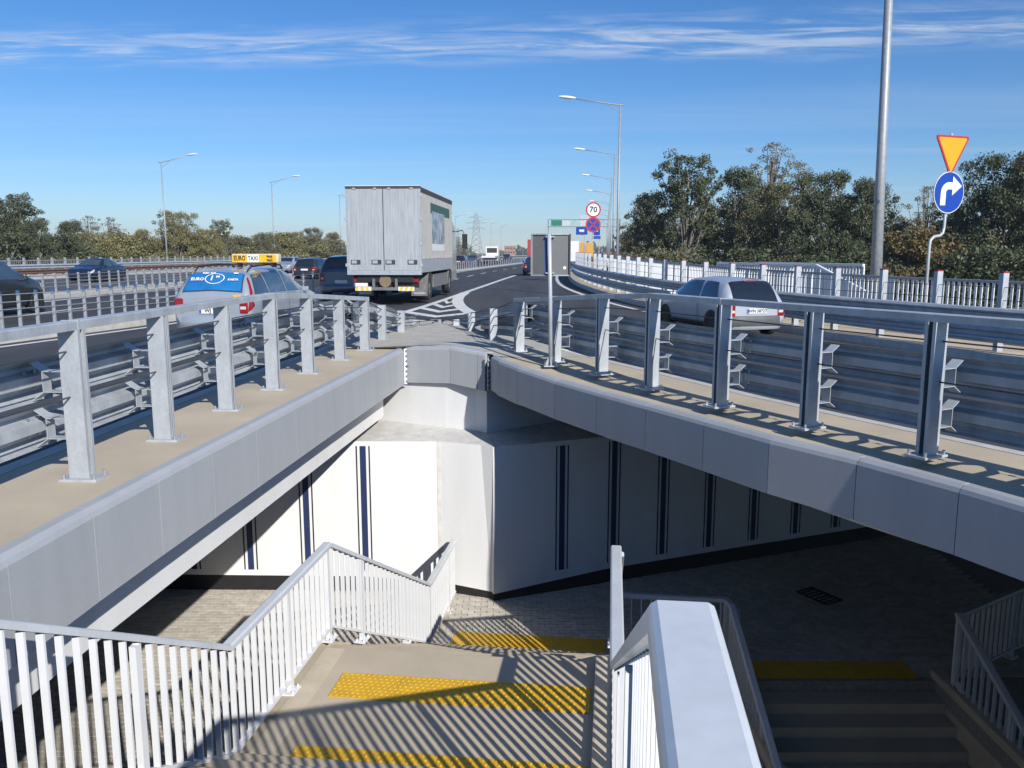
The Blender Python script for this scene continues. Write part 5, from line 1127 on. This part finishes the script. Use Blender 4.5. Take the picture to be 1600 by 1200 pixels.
def lorry_far(label, loc, hd, col, L_=7, W_=2.5, H_=3.8, flatbed=0, cab_c=None, name='lorry'):
    t = thing(name, label, 'lorry', loc, -hd)
    if flatbed: mb = MB(); mb.bbox(-W_/2, W_/2, 0, L_, .95, 1.25); part('loading_bed', mb, col, t)
    else: mb = MB(); mb.bbox(-W_/2, W_/2, 0, L_, 1.0, H_); part('box_body', mb, col, t, bevel=.03); mb = MB(); mb.bbox(-.02, .02, -.01, 0, 1.05, H_-.1); part('door_seam', mb, dark_frame, t)
    mb = MB(); mb.bbox(-.5, .5, .2, L_+1.6, .65, .95); part('chassis', mb, black, t); mb = MB(); mb.bbox(-W_/2+.05, W_/2-.05, .0, .1, .5, .66); part('bumper', mb, mud, t)
    y0 = L_+.1; pr = [(y0, .5), (y0, 2.7), (y0+1.3, 2.65), (y0+1.75, 1.6), (y0+1.8, .45)]; n = len(pr); mb = MB(); h = W_/2-.05
    mb.add([(-h, a, b) for a, b in pr]+[(h, a, b) for a, b in pr], [tuple(range(n)), tuple(range(2*n-1, n-1, -1))]+[(i, (i+1) % n, n+(i+1) % n, n+i) for i in range(n)]); part('cab', mb, cab_c or col, t, bevel=.04)
    if flatbed: mb = MB(); mb.bbox(-.8, .8, y0-.012, y0-.002, 1.7, 2.45); part('cab_window', mb, glass_dk, t)
    for y_ in (1.4, L_+.6):
        for s in (-1, 1): wheel(t, s*(W_/2-.18), y_, .45, .3)
    for s in (-1, 1): lens(t, 'tail_light', (s*(W_/2-.3), -.02, .78), (.3, .04, .1), red_l)
    return t
lorry_far('white tow truck with a low flat bed in the far queue', (-3.6, 128, -.05), R(6), white_car, 4.2, 2.1, 2.6, 1, name='tow_truck')
lorry_far('red box lorry far ahead, left of the grey sign boards', (4.0, 150, 0), R(6), redp, 9, 2.5, 4.0)
lorry_far('white lorry far ahead, right of the grey sign boards', (9.1, 128, 0), R(186), white_car, 8, 2.5, 3.3)
lorry_far('white van-like lorry beyond the blue car at the road end', (12.2, 178, 0), R(6), white_car, 6, 2.3, 3.0)
lorry_far('yellow orange tipper lorry behind the bus signs', (12.8, 146, 0), R(6), yelp, 7, 2.5, 3.4)

# ------------------------------------------------------------------ pylons, far buildings
def pylon(label, loc, h, wb):
    t = thing('power_pylon', label, 'pylon', loc); L_ = []
    mb = MB(); r_ = h*.006
    hw = lambda z: wb/2*(1-z/h*.95) if z < h*.6 else wb/2*(1-.57)*(1-(z-h*.6)/(h*.4)*.6)
    zs = [0, h*.12, h*.24, h*.36, h*.48, h*.6, h*.7, h*.8, h*.9, h]
    for sx_ in (-1, 1):
        for sy_ in (-1, 1): mb.tube([(sx_*hw(z), sy_*hw(z), z) for z in zs], r_*1.3, 4)
    part('legs', mb, galv_dull, t)
    mb = MB()
    for a, b in zip(zs[:-1], zs[1:]):
        for s in (-1, 1):
            mb.tube([(-hw(a), s*hw(a), a), (hw(b), s*hw(b), b)], r_*.8, 4); mb.tube([(hw(a), s*hw(a), a), (-hw(b), s*hw(b), b)], r_*.8, 4)
            mb.tube([(s*hw(a), -hw(a), a), (s*hw(b), hw(b), b)], r_*.8, 4)
    part('lattice', mb, galv_dull, t)
    for z, wd in ((h*.66, .20), (h*.78, .24), (h*.90, .17)):
        mb = MB()
        for s in (-1, 1): mb.tube([(0, s*.3, z), (h*wd, 0, z)], r_, 4); mb.tube([(0, s*.3, z), (-h*wd, 0, z)], r_, 4); mb.tube([(0, s*.3, z+h*.04), (h*wd, 0, z)], r_, 4); mb.tube([(0, s*.3, z+h*.04), (-h*wd, 0, z)], r_, 4)
        part('crossarm', mb, galv_dull, t)
    return t
pylon('tall lattice power pylon right of the box lorry', (-33, 780, -4), 42, 13); pylon('smaller distant lattice pylon close to the lorry cab', (-80, 1250, -4), 42, 11)
def block(label, loc, w_, d_, h_, col, rows, cols):
    t = thing('distant_building', label, 'building', loc); mb = MB(); mb.bbox(-w_/2, w_/2, 0, d_, 0, h_); part('wall', mb, col, t)
    mb = MB(); mb.bbox(-w_/2-.3, w_/2+.3, -.3, d_+.3, h_, h_+.5); part('roof', mb, galv_dull, t)
    for i in range(cols):
        for j in range(rows): mb = MB(); x = -w_/2+w_*(i+.5)/cols; z = h_*(j+.5)/rows; mb.bbox(x-.8, x+.8, -.06, -.01, z-.7, z+.7); part('window', mb, glass_dk, t)
brick = mat('orange_render', (.42, .22, .12), .8, 0, var=.08, nscale=.2)
block('orange apartment block on the horizon left of the red lorry', (-2, 830, -4), 11, 10, 12, brick, 3, 4); block('second orange block right beside the red lorry', (36, 860, -4), 9, 10, 12, brick, 3, 3)

# ------------------------------------------------------------------ trees
g_dark = leaf_mat('leaves_dark', (.056, .072, .032), (.10, .118, .058), (.18, .19, .115))
g_olive = leaf_mat('leaves_olive', (.105, .105, .052), (.17, .163, .085), (.26, .245, .15))
g_autumn = leaf_mat('leaves_autumn', (.17, .16, .06), (.25, .228, .09), (.33, .30, .14))
g_pale = leaf_mat('leaves_pale', (.18, .175, .11), (.25, .24, .16), (.32, .30, .21))
g_rust = leaf_mat('leaves_rusty', (.13, .10, .04), (.19, .145, .06), (.24, .185, .09))
def tree_meshes(seed, h, rw, base, ncl, nlf, leaf, shape='round', mats=(g_dark,), spread=.55):
    rg = np.random.RandomState(seed); rr = random.Random(seed)
    # branches
    mb = MB(); top = Vector((rr.uniform(-.4, .4), rr.uniform(-.4, .4), h*.93))
    trunk = [Vector((0, 0, -.2)), Vector((rr.uniform(-.15, .15), rr.uniform(-.15, .15), h*.3)), top*.62, top]
    mb.tube(trunk, h*.017, 7, h*.004)
    cl = []
    for k in range(ncl):
        while True:
            a = rr.uniform(0, 2*math.pi); f = rr.uniform(0, 1); q = math.sqrt(rr.uniform(.05, 1))
            prof = {'round': math.sin(math.pi*(.12+.83*f))**.75, 'cone': (1-f)**.7*.95+.08, 'column': .55+.35*math.sin(math.pi*f), 'spread': math.sin(math.pi*(.25+.70*f))**.5}[shape]
            wob = 1+.30*math.sin(3*a+seed+4*f)+.22*math.sin(5*a+9*f+seed)+.12*math.sin(17*f+seed)
            r_ = rw*prof*wob*q; break
        cl.append(Vector((r_*math.cos(a), r_*math.sin(a), base+(h-base)*f)))
    for c in cl[::max(1, len(cl)//60)]:
        z0 = max(h*.12, c.z*rr.uniform(.35, .7)); p0 = Vector((trunk[2].x*z0/h, trunk[2].y*z0/h, z0)); m_ = p0.lerp(c, .5)+Vector((0, 0, rr.uniform(.05, .35)))
        mb.tube([p0, m_, c], h*.006, 5, h*.0014, cap=False)
    # leaves
    N_ = ncl*nlf; cen = np.repeat(np.array([list(c) for c in cl]), nlf, 0)
    rad = np.repeat(rg.uniform(.5, 1.15, ncl)*spread*(rw/2.6)**.5, nlf)
    d = rg.normal(size=(N_, 3)); d /= np.linalg.norm(d, axis=1)[:, None]; pos = cen+d*(rad*rg.uniform(.15, 1, N_)**.6)[:, None]*np.array([1.15, 1.15, .85])
    n = rg.normal(size=(N_, 3)); n[:, 2] += .5; n /= np.linalg.norm(n, axis=1)[:, None]
    t = np.cross(n, rg.normal(size=(N_, 3))); t /= np.linalg.norm(t, axis=1)[:, None]; b = np.cross(n, t); s = (leaf*rg.uniform(.6, 1.35, N_))[:, None]
    V4 = np.stack([pos-t*s*.5, pos+b*s*.36, pos+t*s*.62, pos-b*s*.36], 1).reshape(-1, 3)
    me = bpy.data.meshes.new('crown'); me.vertices.add(4*N_); me.vertices.foreach_set('co', V4.ravel()); me.loops.add(4*N_); me.loops.foreach_set('vertex_index', np.arange(4*N_, dtype=np.int32))
    me.polygons.add(N_); me.polygons.foreach_set('loop_start', np.arange(0, 4*N_, 4, dtype=np.int32)); me.update(calc_edges=True); me.validate()
    tm = mb.mesh('trunk', smooth=True, fix=False); tm.materials.append(bark)
    me.materials.append(mats[0])
    return tm, me
TREES = {
 'poplar': tree_meshes(11, 12.5, 2.5, 1.0, 300, 120, .125, 'column', (g_dark,), .44),
 'round': tree_meshes(5, 11.5, 3.5, .8, 360, 120, .125, 'round', (g_dark,), .48),
 'wide': tree_meshes(23, 11.0, 4.0, .6, 400, 120, .125, 'spread', (g_dark,), .50),
 'slender': tree_meshes(31, 13.0, 1.9, 2.5, 120, 50, .11, 'column', (g_pale,), .46),
 'bush': tree_meshes(41, 5.4, 2.6, .2, 180, 130, .11, 'round', (g_dark,), .48),
 'bush2': tree_meshes(47, 5.0, 3.0, .2, 180, 130, .11, 'spread', (g_dark,), .48)}
def tree(kind, m, x, y, h, label, z=-4.3, rz=None, wf=1., group=None, name='tree', cat='tree'):
    tm, cr = TREES[kind]; h0 = {'poplar': 12.5, 'round': 11.5, 'wide': 11, 'slender': 13, 'bush': 5.4, 'bush2': 5.0}[kind]
    s = h/h0; t = thing(name, label, cat, (x, y, z), rz if rz is not None else random.uniform(0, 6.28), group=group); t.scale = (s*wf, s*wf, s)
    put('trunk', tm, None, t); o = put('crown', cr, None, t); o.material_slots[0].link = 'OBJECT'; o.material_slots[0].material = m; return t
def ptree(kind, m, px, top, d, label, wf=1., **k):
    x = (px-800)/1300*d; h = (395-top)/1300*d+1.65+4.3; return tree(kind, m, x, d, h, label, wf=wf, **k)
G1 = 'trees right of the slip road'
ptree('round', g_olive, 1012, 306, 62, 'olive tree at the left end of the right hand tree line', .82, group=G1)
ptree('poplar', g_dark, 1068, 250, 58, 'tall dark tree topping the left part of the right hand tree line', 1.05, group=G1)
ptree('round', g_dark, 1143, 272, 60, 'dark tree right of the tallest one in the right hand tree line', .9, group=G1)
ptree('slender', g_pale, 1195, 232, 78, 'thin almost bare tree rising behind the dark trees', 1.35, group=G1)
ptree('slender', g_pale, 1237, 262, 82, 'second thin pale tree behind the dark trees', 1.2, group=G1)
ptree('round', g_olive, 1205, 292, 56, 'olive tree in front of the bare thin tree', .9, group=G1)
ptree('wide', g_dark, 1283, 278, 52, 'broad dark tree left of the thick lamp post', .85, group=G1)
ptree('round', g_dark, 1342, 288, 50, 'dark tree right behind the thick lamp post', .75, group=G1)
ptree('poplar', g_olive, 1396, 342, 56, 'lower olive tree right of the thick lamp post', 1.0, group=G1)
ptree('slender', g_olive, 1440, 296, 60, 'slender sparse tree behind the bent sign pole', 1.1, group=G1)
ptree('round', g_olive, 1476, 345, 46, 'low tree behind the blue arrow disc', .8, group=G1)
ptree('wide', g_dark, 1548, 252, 44, 'large dark tree right of the give way triangle', .80, group=G1)
ptree('round', g_olive, 1612, 244, 42, 'large olive tree cut by the right picture edge', .9, group=G1)
ptree('poplar', g_olive, 985, 352, 84, 'small far tree beside the right hand lamp row', 1.2, group=G1)
ptree('bush', g_rust, 1418, 366, 41, 'rusty brown bush right of the thick lamp post foot', 1.0, group='bushes on the right bank', name='bush', cat='bush')
for px, top, d, kd, m, lab in ((1040, 336, 68, 'poplar', g_olive, 'upright olive tree between the first two dark trees'), (1108, 330, 66, 'wide', g_dark, 'dark filler tree behind the two tallest crowns'), (1168, 318, 64, 'poplar', g_dark, 'narrow dark tree below the bare thin tree'), (1247, 306, 60, 'poplar', g_olive, 'upright olive tree left of the broad dark one'), (1318, 312, 58, 'poplar', g_dark, 'narrow dark tree between two broad ones by the lamp post'), (1372, 352, 52, 'wide', g_olive, 'low olive tree just right of the thick lamp post'), (1505, 316, 52, 'poplar', g_dark, 'narrow dark tree behind the sign disc'), (1580, 280, 50, 'poplar', g_dark, 'dark upright tree near the right picture edge')):
    ptree(kd, m, px, top, d, lab, 1.0, group=G1)
k = 0
where = ['under the left end of the right tree line', 'by the curved barrier start', 'behind the far footway posts', 'behind the footway left of the hatchback', 'above the silver hatchback', 'behind the start of the stair enclosure', 'behind the stair enclosure', 'behind the slanted stair rail', 'left of the thick lamp post foot', 'beside the rusty bush', 'behind the bent sign pole foot', 'below the large dark tree', 'at the right picture edge below the trees']
for px in (985, 1030, 1075, 1120, 1165, 1212, 1258, 1305, 1342, 1455, 1490, 1540, 1592):
    d = 54-k*1.15; ptree(('bush', 'bush2')[k % 2], (g_dark, g_olive, g_dark, g_dark)[k % 4], px, (404, 396, 408, 412, 392, 410, 402, 414, 398, 409, 412, 394, 402)[k], d-3, 'dense low bush '+where[k], 1.15, group='bushes on the right bank', name='bush', cat='bush'); k += 1
mb = MB()
G2 = 'trees along the left side'
LT = [('wide', g_dark, -6, 292, 70, .9, 'big dark tree at the left picture edge'), ('poplar', g_dark, 38, 283, 71, 1.05, 'dark upright tree with a pointed top near the left edge'), ('round', g_dark, 70, 322, 70, .8, 'lower dark tree right of the pointed one'), ('round', g_dark, 122, 338, 74, .8, 'dark tree above the navy saloon'), ('slender', g_pale, 150, 330, 92, 1.2, 'pale slender tree left of a matching one'), ('slender', g_pale, 186, 332, 94, 1.2, 'pale slender tree right of a matching one'), ('bush', g_autumn, 165, 372, 80, 1.2, 'yellowish bush below the slender pale trees'), ('round', g_autumn, 232, 352, 92, .8, 'yellow green tree left of the left lamp post'), ('wide', g_autumn, 285, 326, 96, .85, 'large rounded yellow tree behind the left lamp post'), ('wide', g_autumn, 330, 352, 98, .8, 'yellow brown tree above the taxi roof'), ('poplar', g_olive, 352, 337, 104, .85, 'upright olive tree above the taxi sign'), ('round', g_olive, 385, 362, 108, .9, 'olive tree right of the taxi sign'), ('wide', g_olive, 420, 358, 112, .8, 'olive tree left of the second lamp post'), ('wide', g_autumn, 462, 356, 122, .85, 'brownish tree right of the second lamp post'), ('wide', g_pale if False else g_olive, 492, 350, 130, .8, 'broad tree above the black hatchback'), ('round', g_autumn, 524, 356, 140, .9, 'yellowish tree just left of the lorry'), ('round', g_olive, 560, 362, 150, .9, 'tree hidden mostly behind the lorry box'), ('slender', g_pale, 716, 362, 330, 1.6, 'pale far tree right of the lorry'), ('round', g_olive, 728, 372, 360, 1.2, 'far olive tree below the pylon')]
for kd, m, px, top, d, wf, lab in LT: ptree(kd, m, px, top+(9 if px > 200 else 24 if px < 100 else 10), d, lab, wf, group=G2)
wl = ['near the left picture edge', 'left of the navy saloon roof', 'above the navy saloon boot', 'between saloon and taxi', 'left of the taxi', 'behind the left lamp foot', 'above the taxi roof rail', 'right of the taxi sign', 'behind the second lamp foot', 'above the silver car', 'above the black hatchback', 'beside the lorry']
for k, px in enumerate((15, 75, 120, 175, 215, 258, 305, 360, 405, 440, 480, 520)):
    d = 71+k*6; ptree(('bush', 'bush2')[k % 2], (g_dark, g_dark, g_olive, g_autumn, g_olive, g_autumn, g_olive, g_autumn, g_olive, g_autumn, g_olive, g_olive)[k], px, 368+(k % 3)*5, d-3, 'low bush in the left tree line '+wl[k], 1.35, group='bushes in the left tree line', name='bush', cat='bush')
# far wood on the horizon, one mass
rg = np.random.RandomState(3); N_ = 26000; X = rg.uniform(-900, 900, N_); Y = 900+rg.uniform(0, 60, N_)+np.abs(X)*.1; hh = 8+5*np.sin(X*.021)+3*np.sin(X*.083+1)+2*np.sin(X*.31); Zt = -4+np.maximum(4, hh)*rg.uniform(0, 1, N_)**.7
pos = np.stack([X, Y, Zt], 1); n = rg.normal(size=(N_, 3)); n /= np.linalg.norm(n, axis=1)[:, None]; t_ = np.cross(n, rg.normal(size=(N_, 3))); t_ /= np.linalg.norm(t_, axis=1)[:, None]; b_ = np.cross(n, t_)
V3 = np.stack([pos-t_*1.6, pos+b_*1.6, pos+t_*1.8, pos-b_*1.6], 1).reshape(-1, 3)
me = bpy.data.meshes.new('far_wood'); me.from_pydata(V3.tolist(), [], [(4*i, 4*i+1, 4*i+2, 4*i+3) for i in range(N_)]); put('far_wood', me, g_olive, kind='stuff', label='distant olive wood along the horizon', cat='wood')

# ------------------------------------------------------------------ thin haze of the air
hz = bpy.data.materials.new('air_haze'); hz.use_nodes = True; t = hz.node_tree; t.nodes.clear()
ov = t.nodes.new('ShaderNodeOutputMaterial'); pv_ = t.nodes.new('ShaderNodeVolumePrincipled'); pv_.inputs['Density'].default_value = .0004; pv_.inputs['Color'].default_value = (.80, .88, 1, 1); pv_.inputs['Anisotropy'].default_value = .2
t.links.new(pv_.outputs[0], ov.inputs['Volume']); MATS['air_haze'] = hz
mb = MB(); mb.bbox(-1100, 1100, -60, 1500, -7.5, 42); put('haze', mb.mesh('haze'), hz, kind='stuff', label='thin pale haze in the distance', cat='haze')
